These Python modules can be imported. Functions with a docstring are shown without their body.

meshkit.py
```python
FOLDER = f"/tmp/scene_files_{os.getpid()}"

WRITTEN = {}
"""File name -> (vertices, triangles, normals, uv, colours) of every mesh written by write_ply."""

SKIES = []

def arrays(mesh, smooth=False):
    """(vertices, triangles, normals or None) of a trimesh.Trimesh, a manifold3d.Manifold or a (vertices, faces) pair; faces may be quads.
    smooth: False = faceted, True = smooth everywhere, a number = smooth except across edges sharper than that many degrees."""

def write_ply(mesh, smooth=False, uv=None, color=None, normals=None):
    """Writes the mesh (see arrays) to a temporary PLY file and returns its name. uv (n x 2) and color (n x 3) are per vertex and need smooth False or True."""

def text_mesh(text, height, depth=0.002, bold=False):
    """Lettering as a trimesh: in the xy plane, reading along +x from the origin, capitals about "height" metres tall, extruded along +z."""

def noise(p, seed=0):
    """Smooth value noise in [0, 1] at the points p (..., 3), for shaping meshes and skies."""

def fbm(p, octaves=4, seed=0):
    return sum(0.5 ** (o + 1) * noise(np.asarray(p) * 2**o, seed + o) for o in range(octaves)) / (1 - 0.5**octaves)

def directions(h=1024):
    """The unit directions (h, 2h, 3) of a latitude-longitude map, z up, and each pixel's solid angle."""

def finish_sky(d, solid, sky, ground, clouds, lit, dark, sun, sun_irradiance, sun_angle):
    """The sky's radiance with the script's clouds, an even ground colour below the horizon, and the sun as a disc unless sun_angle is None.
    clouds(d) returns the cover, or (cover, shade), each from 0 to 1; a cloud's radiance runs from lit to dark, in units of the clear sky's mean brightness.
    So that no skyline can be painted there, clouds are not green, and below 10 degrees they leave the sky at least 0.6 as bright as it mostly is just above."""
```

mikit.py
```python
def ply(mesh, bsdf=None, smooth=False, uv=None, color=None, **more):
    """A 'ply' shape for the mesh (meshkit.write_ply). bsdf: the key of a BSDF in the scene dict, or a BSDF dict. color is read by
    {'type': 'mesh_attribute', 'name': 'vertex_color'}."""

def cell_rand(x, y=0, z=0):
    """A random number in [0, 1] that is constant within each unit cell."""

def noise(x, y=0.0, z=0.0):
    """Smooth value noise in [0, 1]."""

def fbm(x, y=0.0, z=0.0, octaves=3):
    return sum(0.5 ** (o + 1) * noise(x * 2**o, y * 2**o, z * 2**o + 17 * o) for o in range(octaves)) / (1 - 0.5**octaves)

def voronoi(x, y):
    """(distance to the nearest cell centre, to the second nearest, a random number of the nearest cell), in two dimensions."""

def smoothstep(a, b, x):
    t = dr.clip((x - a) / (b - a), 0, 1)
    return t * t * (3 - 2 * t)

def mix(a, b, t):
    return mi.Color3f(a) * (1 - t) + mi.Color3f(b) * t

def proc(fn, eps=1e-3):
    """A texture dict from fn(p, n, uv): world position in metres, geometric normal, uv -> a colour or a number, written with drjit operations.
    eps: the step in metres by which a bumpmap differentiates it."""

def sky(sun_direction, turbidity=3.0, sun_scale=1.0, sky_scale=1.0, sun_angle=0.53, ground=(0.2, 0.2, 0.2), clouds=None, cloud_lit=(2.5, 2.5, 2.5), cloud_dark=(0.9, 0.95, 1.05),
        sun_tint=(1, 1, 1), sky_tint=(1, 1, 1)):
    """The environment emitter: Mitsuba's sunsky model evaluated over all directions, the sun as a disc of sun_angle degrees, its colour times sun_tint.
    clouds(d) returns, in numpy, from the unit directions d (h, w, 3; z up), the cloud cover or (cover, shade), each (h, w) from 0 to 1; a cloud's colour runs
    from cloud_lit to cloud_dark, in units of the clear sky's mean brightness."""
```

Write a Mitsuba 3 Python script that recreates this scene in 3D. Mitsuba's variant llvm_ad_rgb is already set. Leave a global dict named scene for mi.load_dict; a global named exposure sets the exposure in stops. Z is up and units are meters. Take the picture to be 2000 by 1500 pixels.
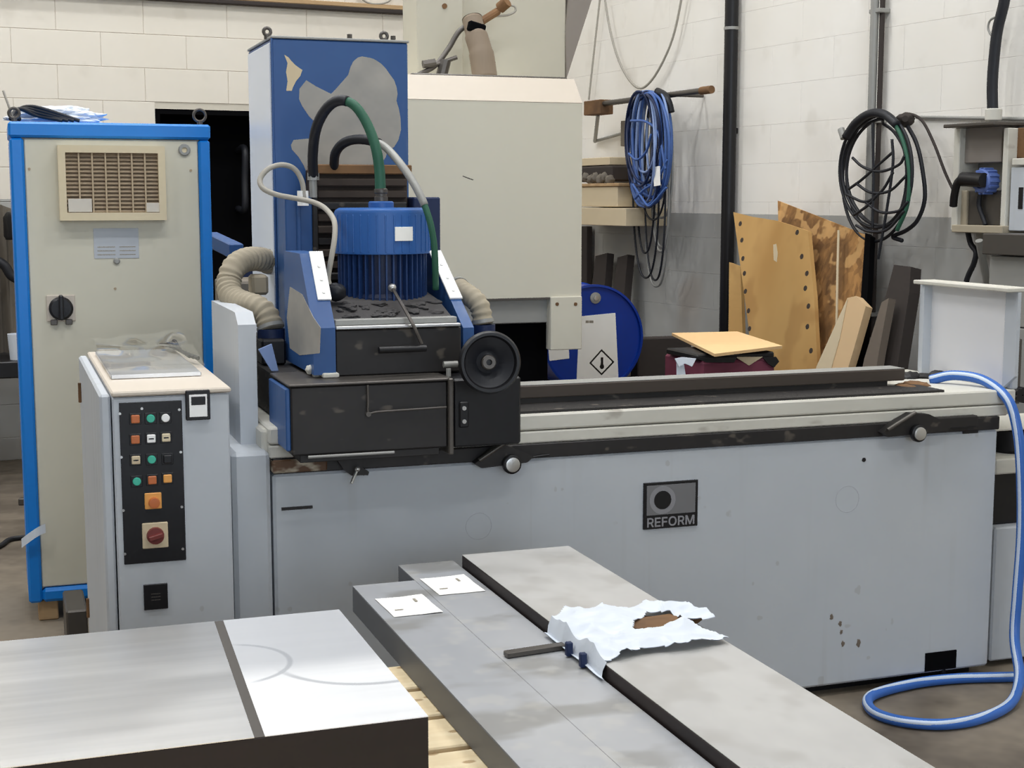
import math, numpy as np, trimesh, mitsuba as mi, mikit, meshkit
import drjit as dr
from shapely.geometry import Polygon, Point, box as sbox
from mikit import noise, fbm, smoothstep, mix, voronoi
rng = np.random.default_rng(7)
scene, labels = {}, {}
T = mi.ScalarTransform4f

# ------------------------------------------------------------------ camera, lamps, exposure
exposure = 0.0
FPX, YAW, PITCH = 2842.0, math.radians(19.38), math.radians(7.242)
EYE = np.array([0.0, 0.0, 1.55])
FW = np.array([math.sin(YAW) * math.cos(PITCH), math.cos(YAW) * math.cos(PITCH), -math.sin(PITCH)])
scene['camera'] = {'type': 'perspective', 'fov': 2 * math.degrees(math.atan(1000 / FPX)), 'fov_axis': 'x', 'near_clip': 0.05, 'far_clip': 60.0,
                   'to_world': T().look_at(origin=EYE.tolist(), target=(EYE + FW).tolist(), up=[0, 0, 1])}
LAMP = 41.0            # radiance of the hall lamps
LAMP_RGB = (0.98, 0.99, 1.0)
FILL = 2.6              # radiance of the added fill panel behind the camera
FILL_RGB = (0.80, 0.91, 1.05)
CEIL = 5.6
LAMPS = [(-2.6, 2.4), (-2.6, 5.4), (-2.2, 8.0), (0.3, 2.4), (0.3, 5.4), (0.5, 7.8), (2.4, 0.6), (2.6, 3.2), (2.3, 6.2)]

# ------------------------------------------------------------------ helpers
_R = np.array([math.cos(YAW), -math.sin(YAW), 0.0]); _U = np.cross(_R, FW)
def ray(x, y): return FW + _R * (x - 1000) / FPX - _U * (y - 750) / FPX
def at(x, y, X=None, Y=None, Z=None):
    """the world point that stands at this place of the photograph on the plane X=, Y= or Z="""
    d = ray(x, y)
    t = (X - EYE[0]) / d[0] if X is not None else (Y - EYE[1]) / d[1] if Y is not None else (Z - EYE[2]) / d[2]
    return EYE + d * t
def atp(x, y, P0, n): d = ray(x, y); return EYE + d * (np.dot(np.asarray(P0) - EYE, n) / np.dot(d, n))
def unit(v): v = np.asarray(v, float); return v / np.linalg.norm(v)
def lin(r, g, b): return [((c / 255) / 12.92 if c <= 10 else (((c / 255) + 0.055) / 1.055) ** 2.4) for c in (r, g, b)]

def bsdf(name, rgb=None, tex=None, rough=0.5, metal=0.0, spec=0.4, bump=None, bscale=0.002, **more):
    col = {'type': 'rgb', 'value': lin(*rgb)} if rgb is not None else mikit.proc(tex)
    d = {'type': 'principled', 'base_color': col, 'roughness': rough, 'metallic': metal, 'specular': spec, **more}
    if bump is not None: d = {'type': 'bumpmap', 'arbitrary': mikit.proc(bump), 'scale': bscale, 'bsdf': d}
    scene[name] = {'type': 'twosided', 'bsdf': d}
    return name
def cbox(x0, x1, y0, y1, z0, z1, c=0.003):
    """a box with chamfered edges"""
    c = min(c, 0.45 * min(x1 - x0, y1 - y0, z1 - z0)); P = []
    if c <= 0:
        return trimesh.creation.box(bounds=[[x0, y0, z0], [x1, y1, z1]])
    for sx in (0, 1):
        for sy in (0, 1):
            for sz in (0, 1):
                b = np.array([(x0, x1)[sx], (y0, y1)[sy], (z0, z1)[sz]]); e = np.array([1 - 2 * sx, 1 - 2 * sy, 1 - 2 * sz]) * c
                for k in range(3):
                    q = b + e; q[k] = b[k]; P.append(q)
    return trimesh.convex.convex_hull(np.array(P))
def tf(m, M): m = m.copy(); m.apply_transform(M); return m
def frame(o, x, y, z):
    M = np.eye(4); M[:3, 0], M[:3, 1], M[:3, 2], M[:3, 3] = x, y, z, o; return M
def cat(*ms): return trimesh.util.concatenate(list(ms))
def spline(P, n=8, closed=False):
    P = np.asarray(P, float); N = len(P); out = []
    idx = range(N if closed else N - 1)
    g = (lambda i: P[i % N]) if closed else (lambda i: P[i] if 0 <= i < N else (2 * P[0] - P[1] if i < 0 else 2 * P[-1] - P[-2]))
    for i in idx:
        a, b, c, d = g(i - 1), g(i), g(i + 1), g(i + 2)
        for k in range(n):
            t = k / n; out.append(0.5 * (2 * b + (c - a) * t + (2 * a - 5 * b + 4 * c - d) * t * t + (3 * b - a - 3 * c + d) * t ** 3))
    if not closed: out.append(P[-1])
    return np.array(out)
def tube(P, r, n=10, closed=False):
    """a round tube along a polyline; r one radius or one per point"""
    P = np.asarray(P, float); N = len(P); r = np.broadcast_to(r, (N,))
    tan = np.array([unit(P[(i + 1) % N] - P[i - 1]) if closed else unit(P[min(i + 1, N - 1)] - P[max(i - 1, 0)]) for i in range(N)])
    u = unit(np.cross(tan[0], [0.31, 0.52, 0.79])); V = []
    for i in range(N):
        u = unit(u - tan[i] * np.dot(u, tan[i])); w = np.cross(tan[i], u)
        a = np.arange(n) * 2 * math.pi / n
        V.append(P[i] + r[i] * (np.cos(a)[:, None] * u + np.sin(a)[:, None] * w))
    V = np.vstack(V); Fc = []
    for i in range(N if closed else N - 1):
        j = (i + 1) % N
        for k in range(n):
            l = (k + 1) % n
            Fc += [[i * n + k, j * n + l, i * n + l][::-1], [i * n + k, j * n + k, j * n + l][::-1]]
    if not closed:
        V = np.vstack([V, P[:1], P[-1:]]); a, b = len(V) - 2, len(V) - 1
        for k in range(n):
            l = (k + 1) % n
            Fc += [[a, l, k], [b, (N - 1) * n + k, (N - 1) * n + l]]
    m = trimesh.Trimesh(V, np.array(Fc), process=False); m.fix_normals() if m.volume < 0 else None
    return m
def lathe(prof, n=32, o=(0, 0, 0), ax=(0, 0, 1)):
    """prof: (radius, height) pairs from axis to axis"""
    m = trimesh.creation.revolve(np.array(prof, float), sections=n)
    if m.volume < 0: m.invert()
    z = unit(ax); x = unit(np.cross([0.13, 0.91, 0.4] if abs(z[1]) < .9 else [1, 0, 0.1], z)); return tf(m, frame(o, x, np.cross(z, x), z))
def cyl(o, ax, r, h, n=24, c=0.0):
    c = min(c, r * .4, h * .4)
    return lathe([(0, 0), (r - c, 0), (r, c), (r, h - c), (r - c, h), (0, h)] if c else [(0, 0), (r, 0), (r, h), (0, h)], n, o, ax)
def prism(poly, o, u, v, depth, back=True):
    """extrude a 2D polygon (in the axes u, v at o); back: away from cross(u, v)"""
    u, v = unit(u), unit(v); w = np.cross(u, v)
    p = poly if isinstance(poly, Polygon) else Polygon(poly).buffer(0)
    m = trimesh.creation.extrude_polygon(p, depth, engine='earcut')
    o = np.asarray(o, float) - (w * depth if back else 0)
    return tf(m, frame(o, u, v, w))
XZ = ([1, 0, 0], [0, 0, 1])       # cross = -Y: faces the camera
def prism_y(pts, Y, depth): return prism([(p[0], p[1]) for p in pts], [0, Y, 0], *XZ, depth)         # (x, z) points, from Y backwards
def prism_x(pts, X0, X1): return prism([(p[0], p[1]) for p in pts], [X0, 0, 0], [0, 1, 0], [0, 0, 1], X1 - X0, back=False)   # (y, z) points
def pxpoly(pts, P0, n, depth):
    """a flat thing of the photograph's outline on the plane (P0, n), n towards the camera, with thickness behind it"""
    n = unit(n); u = unit(np.cross([0, 0, 1], n)); v = np.cross(n, u); P0 = np.asarray(P0, float)
    q = [atp(x, y, P0, n) - P0 for x, y in pts]
    return prism([(np.dot(a, u), np.dot(a, v)) for a in q], P0, u, v, depth)
def rodm(a, b, r, n=10): return tube([a, np.asarray(a) + 0.5 * (np.asarray(b) - a), b], r, n)

def key(k):
    if k not in scene and not any(q.startswith(k + '__') for q in scene) and k not in labels: return k
    i = 1
    while True:
        q = f'{k}_{i:03d}'
        if q not in scene and not any(z.startswith(q + '__') for z in scene) and q not in labels: return q
        i += 1
def add(k, mesh, mat, smooth=False, label=None):
    parent, _, leaf = k.rpartition('__')
    k = (parent + '__' if parent else '') + leaf
    base = k; i = 0
    while k in scene: i += 1; k = f'{base}_{i:03d}'
    scene[k] = mikit.ply(mesh, mat, smooth)
    if label: labels[k] = {'label': label}
    return k
def tag(k, label, category, group=None):
    labels[k] = {'label': label, 'category': category}
    if group: labels[k]['group'] = group
    return k
def struct(k, mesh, mat, smooth=False, label=None):
    add(k, mesh, mat, smooth); labels[k] = {'kind': 'structure'}
    if label: labels[k]['label'] = label
    return k
def thing(name, label, category, group=None): k = key(name); tag(k, label, category, group); return k

# ------------------------------------------------------------------ materials
def v3(c): return mi.Color3f(*lin(*c))
def floor_tex(p, n, uv):
    a = fbm(p.x * 1.3, p.y * 1.3, 3.0, 4); b = fbm(p.x * 9, p.y * 9, 1.0, 3); c = noise(p.x * 40, p.y * 40)
    col = mix(v3((88, 80, 71)), v3((130, 120, 106)), smoothstep(0.25, 0.75, 0.6 * a + 0.4 * b))
    return mix(col, v3((66, 58, 50)), 0.55 * smoothstep(0.6, 0.78, fbm(p.x * 2.6 + 9, p.y * 2.6, 5.0, 3)) + 0.12 * c)
def wall_tex(p, n, uv):
    left = p.x < 3.45 + 0.02 * p.y - 0.18
    edge = dr.select(left, 1.55, 1.47)
    s = p.x + p.y * 1.3
    paint = mix(v3((226, 222, 213)), v3((236, 234, 229)), fbm(s * 2.1, p.z * 2.4, 1.0, 3))
    paint = dr.select(left, mix(paint, v3((221, 213, 197)), 0.65), paint)
    paint = mix(paint, v3((176, 168, 152)), 0.16 * smoothstep(0.60, 0.85, fbm(s * 6.2, p.z * 5.2, 7.0, 4)))
    grey = mix(v3((182, 182, 179)), v3((160, 160, 156)), fbm(s * 3, p.z * 3, 2.0, 3))
    grey = mix(grey, v3((140, 116, 92)), 0.35 * smoothstep(0.60, 0.80, fbm(s * 1.7 + 3, p.z * 2.0, 4.0, 3)))
    return dr.select(p.z < edge, grey, paint)
def machine_tex(p, n, uv):
    a = fbm(p.x * 3, p.y * 3, p.z * 3, 3)
    col = mix(v3((176, 182, 189)), v3((188, 192, 196)), a)
    run = smoothstep(0.60, 0.85, fbm(p.x * 26, p.y * 26, p.z * 1.2, 3)); col = mix(col, v3((160, 160, 158)), 0.25 * run)
    return mix(col, v3((140, 134, 122)), 0.25 * smoothstep(0.80, 0.86, fbm(p.x * 24, p.y * 18 + 3, p.z * 18, 3)))
def dirty_tex(p, n, uv):
    col = mix(v3((206, 204, 194)), v3((186, 183, 172)), fbm(p.x * 5, p.y * 5, p.z * 5, 3))
    return mix(col, v3((110, 98, 82)), 0.4 * smoothstep(0.66, 0.80, fbm(p.x * 9 + 5, p.y * 9, p.z * 16, 4)))
def ground_tex(p, n, uv):
    a = fbm(p.x * 1.2, p.y * 46, 1.0, 3); b = fbm(p.x * 2.2, p.y * 3.5, 5.0, 3)
    col = mix(v3((206, 208, 211)), v3((238, 239, 241)), 0.5 * a + 0.5 * b)
    return mix(col, v3((140, 142, 146)), 0.35 * smoothstep(0.5, 0.72, fbm(p.x * 1.6 + 4, p.y * 5, 2.0, 3)))
def ground_reflect_tex(p, n, uv):
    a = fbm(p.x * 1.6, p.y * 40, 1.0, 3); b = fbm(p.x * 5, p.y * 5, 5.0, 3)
    col = mix(v3((216, 218, 221)), v3((246, 247, 248)), 0.4 * a + 0.6 * b)  # lighter steel tone paints in the bright reflection
    col = mix(col, v3((176, 179, 184)), 0.8 * smoothstep(2.52, 2.66, p.y + 0.06 * b))  # far band painted darker, as the reflected machine
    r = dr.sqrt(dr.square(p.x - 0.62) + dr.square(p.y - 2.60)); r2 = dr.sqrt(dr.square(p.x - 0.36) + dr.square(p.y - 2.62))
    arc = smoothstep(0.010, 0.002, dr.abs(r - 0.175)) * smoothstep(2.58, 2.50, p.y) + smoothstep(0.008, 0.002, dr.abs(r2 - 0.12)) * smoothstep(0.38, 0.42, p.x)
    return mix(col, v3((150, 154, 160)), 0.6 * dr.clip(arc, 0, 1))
def plate_tex(p, n, uv):
    a = fbm(p.x * 7, p.y * 3, 1.0, 4); b = fbm(p.x * 16, p.y * 16, 4.0, 3)
    col = mix(v3((158, 161, 166)), v3((180, 181, 183)), a)
    col = mix(col, v3((124, 121, 113)), 0.55 * smoothstep(0.50, 0.72, fbm(p.x * 5 + 7, p.y * 8, 3.0, 4)))
    return mix(col, v3((190, 188, 182)), 0.35 * smoothstep(0.55, 0.80, b))
def plate_light_tex(p, n, uv):
    col = mix(v3((176, 175, 173)), v3((192, 191, 188)), fbm(p.x * 9, p.y * 5, 1.0, 4))
    return mix(col, v3((158, 155, 149)), 0.4 * smoothstep(0.45, 0.80, fbm(p.x * 11 + 3, p.y * 9, 2.0, 3)))
def scale_tex(p, n, uv): return mix(v3((24, 19, 20)), v3((40, 29, 27)), fbm(p.x * 3, p.y * 6, p.z * 14, 3))
def ply_tex(p, n, uv):
    g = fbm(p.y * 4 + p.x * 2, p.z * 1.6, 1.0, 4)
    col = mix(v3((172, 130, 74)), v3((206, 168, 108)), g)
    return mix(col, v3((150, 106, 58)), 0.4 * smoothstep(0.55, 0.75, fbm(p.y * 7, p.z * 5, 6.0, 3)))
def osb_tex(p, n, uv):
    w = fbm(p.y * 5, p.z * 5, 3.0, 3) * 1.6
    a, b, c = voronoi((p.y + 0.4 * p.z + 0.10 * w) * 46, (p.z - 0.5 * p.y + 0.10 * w) * 24)
    col = mix(v3((104, 72, 42)), v3((190, 142, 86)), 0.45 * c + 0.55 * fbm(p.y * 16, p.z * 9, 2.0, 3))
    col = mix(col, v3((74, 52, 34)), 0.6 * smoothstep(0.42, 0.70, fbm(p.y * 8, p.z * 7, 2.0, 4)))
    return mix(col, v3((206, 164, 108)), 0.7 * smoothstep(0.60, 0.70, fbm(p.y * 15, p.z * 15, 9.0, 3)))
def wood_tex(p, n, uv):
    g = fbm(p.x * 5, p.y * 60, p.z * 20, 3)
    col = mix(v3((216, 194, 152)), v3((238, 222, 188)), g)
    kx, ky, kc = voronoi(p.x * 9, p.y * 16)
    return mix(col, v3((150, 116, 72)), 0.7 * smoothstep(0.14, 0.08, kx))
def grime_tex(p, n, uv):
    col = mix(v3((23, 22, 23)), v3((42, 39, 38)), fbm(p.x * 8, p.y * 8, p.z * 8, 4))
    return mix(col, v3((104, 96, 86)), 0.5 * smoothstep(0.66, 0.8, fbm(p.x * 22, p.y * 22, p.z * 30, 3)))
def bluep_tex(p, n, uv):
    col = mix(v3((36, 72, 126)), v3((50, 87, 138)), fbm(p.x * 6, p.y * 6, p.z * 5, 3))
    return mix(col, v3((112, 126, 148)), 0.35 * smoothstep(0.68, 0.82, fbm(p.x * 12, p.y * 12, p.z * 5, 3)))
def patch_tex(p, n, uv): return mix(v3((128, 128, 126)), v3((168, 164, 156)), fbm(p.x * 12, p.y * 8, p.z * 12, 4))
def rust_tex(p, n, uv): return mix(v3((60, 44, 34)), v3((140, 104, 68)), fbm(p.x * 10, p.y * 10, p.z * 10, 4))
def rust_cream_tex(p, n, uv): return mix(v3((196, 186, 166)), v3((92, 66, 46)), smoothstep(0.42, 0.62, fbm(p.x * 16, p.y * 16, p.z * 26, 4)))
def crate_tex(p, n, uv): return mix(v3((150, 118, 84)), v3((196, 168, 128)), fbm(p.x * 3, p.y * 20, p.z * 30, 3))

bsdf('m_floor', tex=floor_tex, rough=0.55, spec=0.35)
bsdf('m_wall', tex=wall_tex, rough=0.85, spec=0.2)
bsdf('m_mortar', (206, 200, 186), rough=0.95, spec=0.1)
bsdf('m_ceiling', (205, 203, 198), rough=0.9, spec=0.1)
bsdf('m_machine', tex=machine_tex, rough=0.45)
bsdf('m_side_highlight', (212, 220, 232), rough=0.3)
bsdf('m_dirty', tex=dirty_tex, rough=0.5)
bsdf('m_ground_steel', tex=ground_tex, rough=0.27, metal=0.8)
bsdf('m_ground_reflect', tex=ground_reflect_tex, rough=0.34, metal=0.2)
bsdf('m_plate', tex=plate_tex, rough=0.42, metal=0.3)
bsdf('m_plate_light', tex=plate_light_tex, rough=0.5, metal=0.3)
bsdf('m_plate_shade', (104, 107, 112), rough=0.5, metal=0.3)  # darker copy of the plate steel, shade painted into the sides
bsdf('m_scale', tex=scale_tex, rough=0.6)
bsdf('m_ply', tex=ply_tex, rough=0.7)
bsdf('m_osb', tex=osb_tex, rough=0.8)
bsdf('m_wood', tex=wood_tex, rough=0.8)
bsdf('m_crate', tex=crate_tex, rough=0.8)
bsdf('m_grime', tex=grime_tex, rough=0.5)
bsdf('m_swarf', (70, 68, 68), rough=0.8)
bsdf('m_bluepaint', tex=bluep_tex, rough=0.4)
bsdf('m_patch', tex=patch_tex, rough=0.6)
bsdf('m_rust_cream', tex=rust_cream_tex, rough=0.6)
bsdf('m_rust', tex=rust_tex, rough=0.8)
bsdf('m_beige', (206, 202, 184), rough=0.5)
bsdf('m_beige_light', (196, 186, 172), rough=0.5)
bsdf('m_beige_vent', (214, 200, 168), rough=0.5)
bsdf('m_vent_bar', (184, 166, 138), rough=0.6)
bsdf('m_old_tag', (208, 202, 190), rough=0.8)
bsdf('m_vent_slat', (172, 154, 130), rough=0.7)
bsdf('m_housing', (206, 202, 186), rough=0.5)
bsdf('m_fin', (32, 58, 104), rough=0.5)
bsdf('m_cover_brown', (62, 53, 47), rough=0.8)
bsdf('m_table', (74, 66, 60), rough=0.45, metal=0.3)
bsdf('m_panel', (184, 180, 165), rough=0.5)
bsdf('m_hopper', (132, 125, 118), rough=0.6)
bsdf('m_chute', (124, 110, 94), rough=0.7)
bsdf('m_sky_blue', (14, 122, 210), rough=0.35)
bsdf('m_dark_blue', (20, 36, 72), rough=0.5)
bsdf('m_motor', (44, 92, 158), rough=0.4)
bsdf('m_black', (17, 17, 20), rough=0.4)
bsdf('m_rubber', (28, 30, 36), rough=0.5)
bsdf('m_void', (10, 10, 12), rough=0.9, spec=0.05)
bsdf('m_green_hose', (44, 92, 72), rough=0.5)
bsdf('m_grey_cable', (160, 156, 146), rough=0.5)
bsdf('m_dark_steel', (92, 88, 84), rough=0.4, metal=0.6)
bsdf('m_steel', (196, 196, 194), rough=0.3, metal=0.8)
bsdf('m_grey_metal', (150, 150, 146), rough=0.45, metal=0.2)
bsdf('m_white', (240, 240, 238), rough=0.5)
bsdf('m_paper', (244, 243, 238), rough=0.8, spec=0.1)
bsdf('m_ink', (150, 144, 132), rough=0.8, spec=0.1)
bsdf('m_duct', (162, 152, 132), rough=0.7)
bsdf('m_orange', (186, 104, 58), rough=0.4)
bsdf('m_green', (64, 176, 150), rough=0.4)
bsdf('m_amber', (226, 160, 82), rough=0.4)
bsdf('m_maroon', (110, 48, 44), rough=0.4)
bsdf('m_logo_grey', (112, 112, 114), rough=0.5)
bsdf('m_faint', (172, 176, 182), rough=0.5)
bsdf('m_logo_ring', (134, 134, 138), rough=0.5)
bsdf('m_liner', (214, 214, 216), rough=0.5)
bsdf('m_drum', (10, 52, 146), rough=0.35)
bsdf('m_blue_hose', (56, 104, 184), rough=0.3)
bsdf('m_blue_hose_wall', (66, 98, 160), rough=0.4)
bsdf('m_hose_highlight', (196, 210, 230), rough=0.3)
bsdf('m_pale_blue', (128, 150, 194), rough=0.4)
bsdf('m_blue_socket', (86, 108, 168), rough=0.4)
bsdf('m_wrap', (206, 213, 222), rough=0.35)
bsdf('m_wine', (112, 52, 70), rough=0.7)
bsdf('m_dark_timber', (56, 50, 47), rough=0.8)
bsdf('m_light_timber', (206, 176, 136), rough=0.8)
bsdf('m_weathered', (108, 98, 88), rough=0.85)
bsdf('m_pale_tan', (214, 178, 130), rough=0.75)
bsdf('m_tarp', (112, 105, 95), rough=0.8)
bsdf('m_shelf', (200, 184, 154), rough=0.8)
scene['m_film'] = {'type': 'thindielectric', 'int_ior': 1.25}

# ------------------------------------------------------------------ the hall
CORNER = np.array([3.54, 9.461, 0.0])
UL, UR = np.array([-0.9945, -0.1045, 0]), np.array([0.1045, -0.9945, 0])      # along the left wall to the left, along the right wall to the camera
NL, NR = np.array([0.1045, -0.9945, 0]), np.array([-0.9945, -0.1045, 0])      # out of the walls into the hall
def on_r(x, y, off=0.0): return atp(x, y, CORNER + NR * off, NR)
def on_l(x, y, off=0.0): return atp(x, y, CORNER + NL * off, NL)
struct('floor', cbox(-8, 5.5, -7, 11.5, -0.2, 0, 0), 'm_floor', label='brown-grey worn concrete floor')
struct('ceiling', cbox(-8, 5.5, -7, 11.5, CEIL, CEIL + 0.2, 0), 'm_ceiling')
def wallslab(u0, u1, z0, z1, o, u, n, t, d0=0.0): return tf(cbox(u0, u1, -t - d0, -d0, z0, z1, 0), frame(o, u, n, [0, 0, 1]) if np.dot(np.cross(u, n), [0, 0, 1]) > 0 else frame(o, u, n, [0, 0, 1]))
BH, BL = 0.20, 0.51
DOOR = (1.72, 2.62, 2.095)
def blockwall(name, o, u, n, ulen, zmax, gap, door=None, lab=None, vis=(0, 9)):
    """a wall of painted blocks: core plus one entry for each block in view"""
    cores = []
    spans = [(-0.25, ulen, 0, CEIL)] if not door else [(-0.25, door[0], 0, CEIL), (door[1], ulen, 0, CEIL), (door[0], door[1], door[2], CEIL)]
    for s in spans: cores.append(wallslab(*s[:2], *s[2:], o, u, n, 0.25, 0.006))
    top = [wallslab(vis[0] if vis[0] > 0 else -0.25, ulen, zmax, CEIL, o, u, n, 0.006)]
    k = cat(*cores); k.fix_normals()
    struct(name, k, 'm_mortar', label=lab)
    m = cat(*top); m.fix_normals(); add(name + '__render_coat', m, 'm_wall')
    z = 0.135 - 0.2; row = 0
    while z < zmax - 1e-6:
        z0, z1 = max(z, 0), min(z + BH, zmax)
        uu = -0.25 + (0.255 if row % 2 else 0) - 0.51 + 0.12
        while uu < vis[1]:
            a, b = max(uu, -0.01), min(uu + BL, vis[1])
            uu += BL
            pieces = [(a, b)]
            if door and z0 < door[2] - 0.01: pieces = [(a, min(b, door[0])), (max(a, door[1]), b)]
            for a, b in pieces:
                if b - a < 0.03: continue
                zz1 = z1
                off = rng.uniform(0, gap)
                m = tf(cbox(a + gap, b - gap, -0.03, 0.0 - off, z0 + gap, zz1 - gap, gap * 2.2), frame(o, u, n, [0, 0, 1]))
                if m.volume < 0: m.invert()
                add(name + '__block', m, 'm_wall')
        z += BH; row += 1
blockwall('wall_back', CORNER, UL, NL, 11.5, 2.935, 0.0009, DOOR, 'cream painted block wall with a dark doorway', (0, 4.1))
blockwall('wall_right', CORNER, UR, NR, 17.0, 2.735, 0.00025, None, 'white painted block wall with a grey painted lower band', (0, 5.6))
struct('wall_left', cbox(-8, -7.8, -7, 11, 0, CEIL, 0), 'm_ceiling')
# the wall behind the camera, with an unseen glowing panel added as bluish fill
struct('wall_front', cat(cbox(-8, -4.0, -7, -6.8, 0, CEIL, 0), cbox(4.0, 5.5, -7, -6.8, 0, CEIL, 0), cbox(-4.0, 4.0, -7, -6.8, 0, 0.9, 0), cbox(-4.0, 4.0, -7, -6.8, 4.9, CEIL, 0)), 'm_ceiling')
g = trimesh.Trimesh([[-4, -6.9, 0.9], [4, -6.9, 0.9], [4, -6.9, 4.9], [-4, -6.9, 4.9]], [[0, 2, 1], [0, 3, 2]], process=False)
if g.face_normals[0][1] < 0: g.invert()
scene['fill_panel_1'] = mikit.ply(g, 'm_white', emitter={'type': 'area', 'radiance': {'type': 'rgb', 'value': [FILL * c for c in FILL_RGB]}})
labels['fill_panel_1'] = {'kind': 'structure'}
for i, (x, y) in enumerate(LAMPS):
    t = thing('hall_lamp', 'long white batten lamp hanging under the hall ceiling', 'lamp', 'batten lamps under the ceiling')
    add(t + '__housing', cbox(x - 0.72, x + 0.72, y - 0.16, y + 0.16, CEIL - 0.25, CEIL - 0.17, 0.01), 'm_white')
    add(t + '__bracket', cat(cbox(x - 0.5, x - 0.47, y - .02, y + .02, CEIL - 0.17, CEIL, 0), cbox(x + 0.47, x + 0.5, y - .02, y + .02, CEIL - 0.17, CEIL, 0)), 'm_white')
    q = trimesh.Trimesh([[x - .7, y - .14, CEIL - .255], [x + .7, y - .14, CEIL - .255], [x + .7, y + .14, CEIL - .255], [x - .7, y + .14, CEIL - .255]], [[0, 2, 1], [0, 3, 2]], process=False)
    if q.face_normals[0][2] > 0: q.invert()
    scene[t + '__diffuser'] = mikit.ply(q, 'm_white', emitter={'type': 'area', 'radiance': {'type': 'rgb', 'value': [LAMP * c for c in LAMP_RGB]}})
# the doorway: reveals and a back sheet coloured black for the dark room beyond
MD = frame(CORNER, UL, NL, [0, 0, 1])
def inwall(u0, u1, d0, d1, z0, z1, c=0.0):
    m = tf(cbox(u0, u1, d0, d1, z0, z1, c), MD)
    if m.volume < 0: m.invert()
    return m
struct('door_1', cat(inwall(DOOR[0], DOOR[1], -0.36, -0.30, 0, DOOR[2]), inwall(DOOR[0], DOOR[0] + 0.03, -0.30, -0.01, 0, DOOR[2]), inwall(DOOR[1] - 0.03, DOOR[1], -0.30, -0.01, 0, DOOR[2]), inwall(DOOR[0], DOOR[1], -0.30, -0.01, DOOR[2] - 0.03, DOOR[2])), 'm_void', label='black doorway in the cream block wall')
a, b = on_l(478, 292, -0.12), on_l(478, 408, -0.12)
add('door_1__handle', tube(spline([a + NL * -0.16, a + UL * 0.0, (a + b) / 2, b, b + NL * -0.16], 6), 0.022, 10), 'm_rubber', 40)
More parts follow.
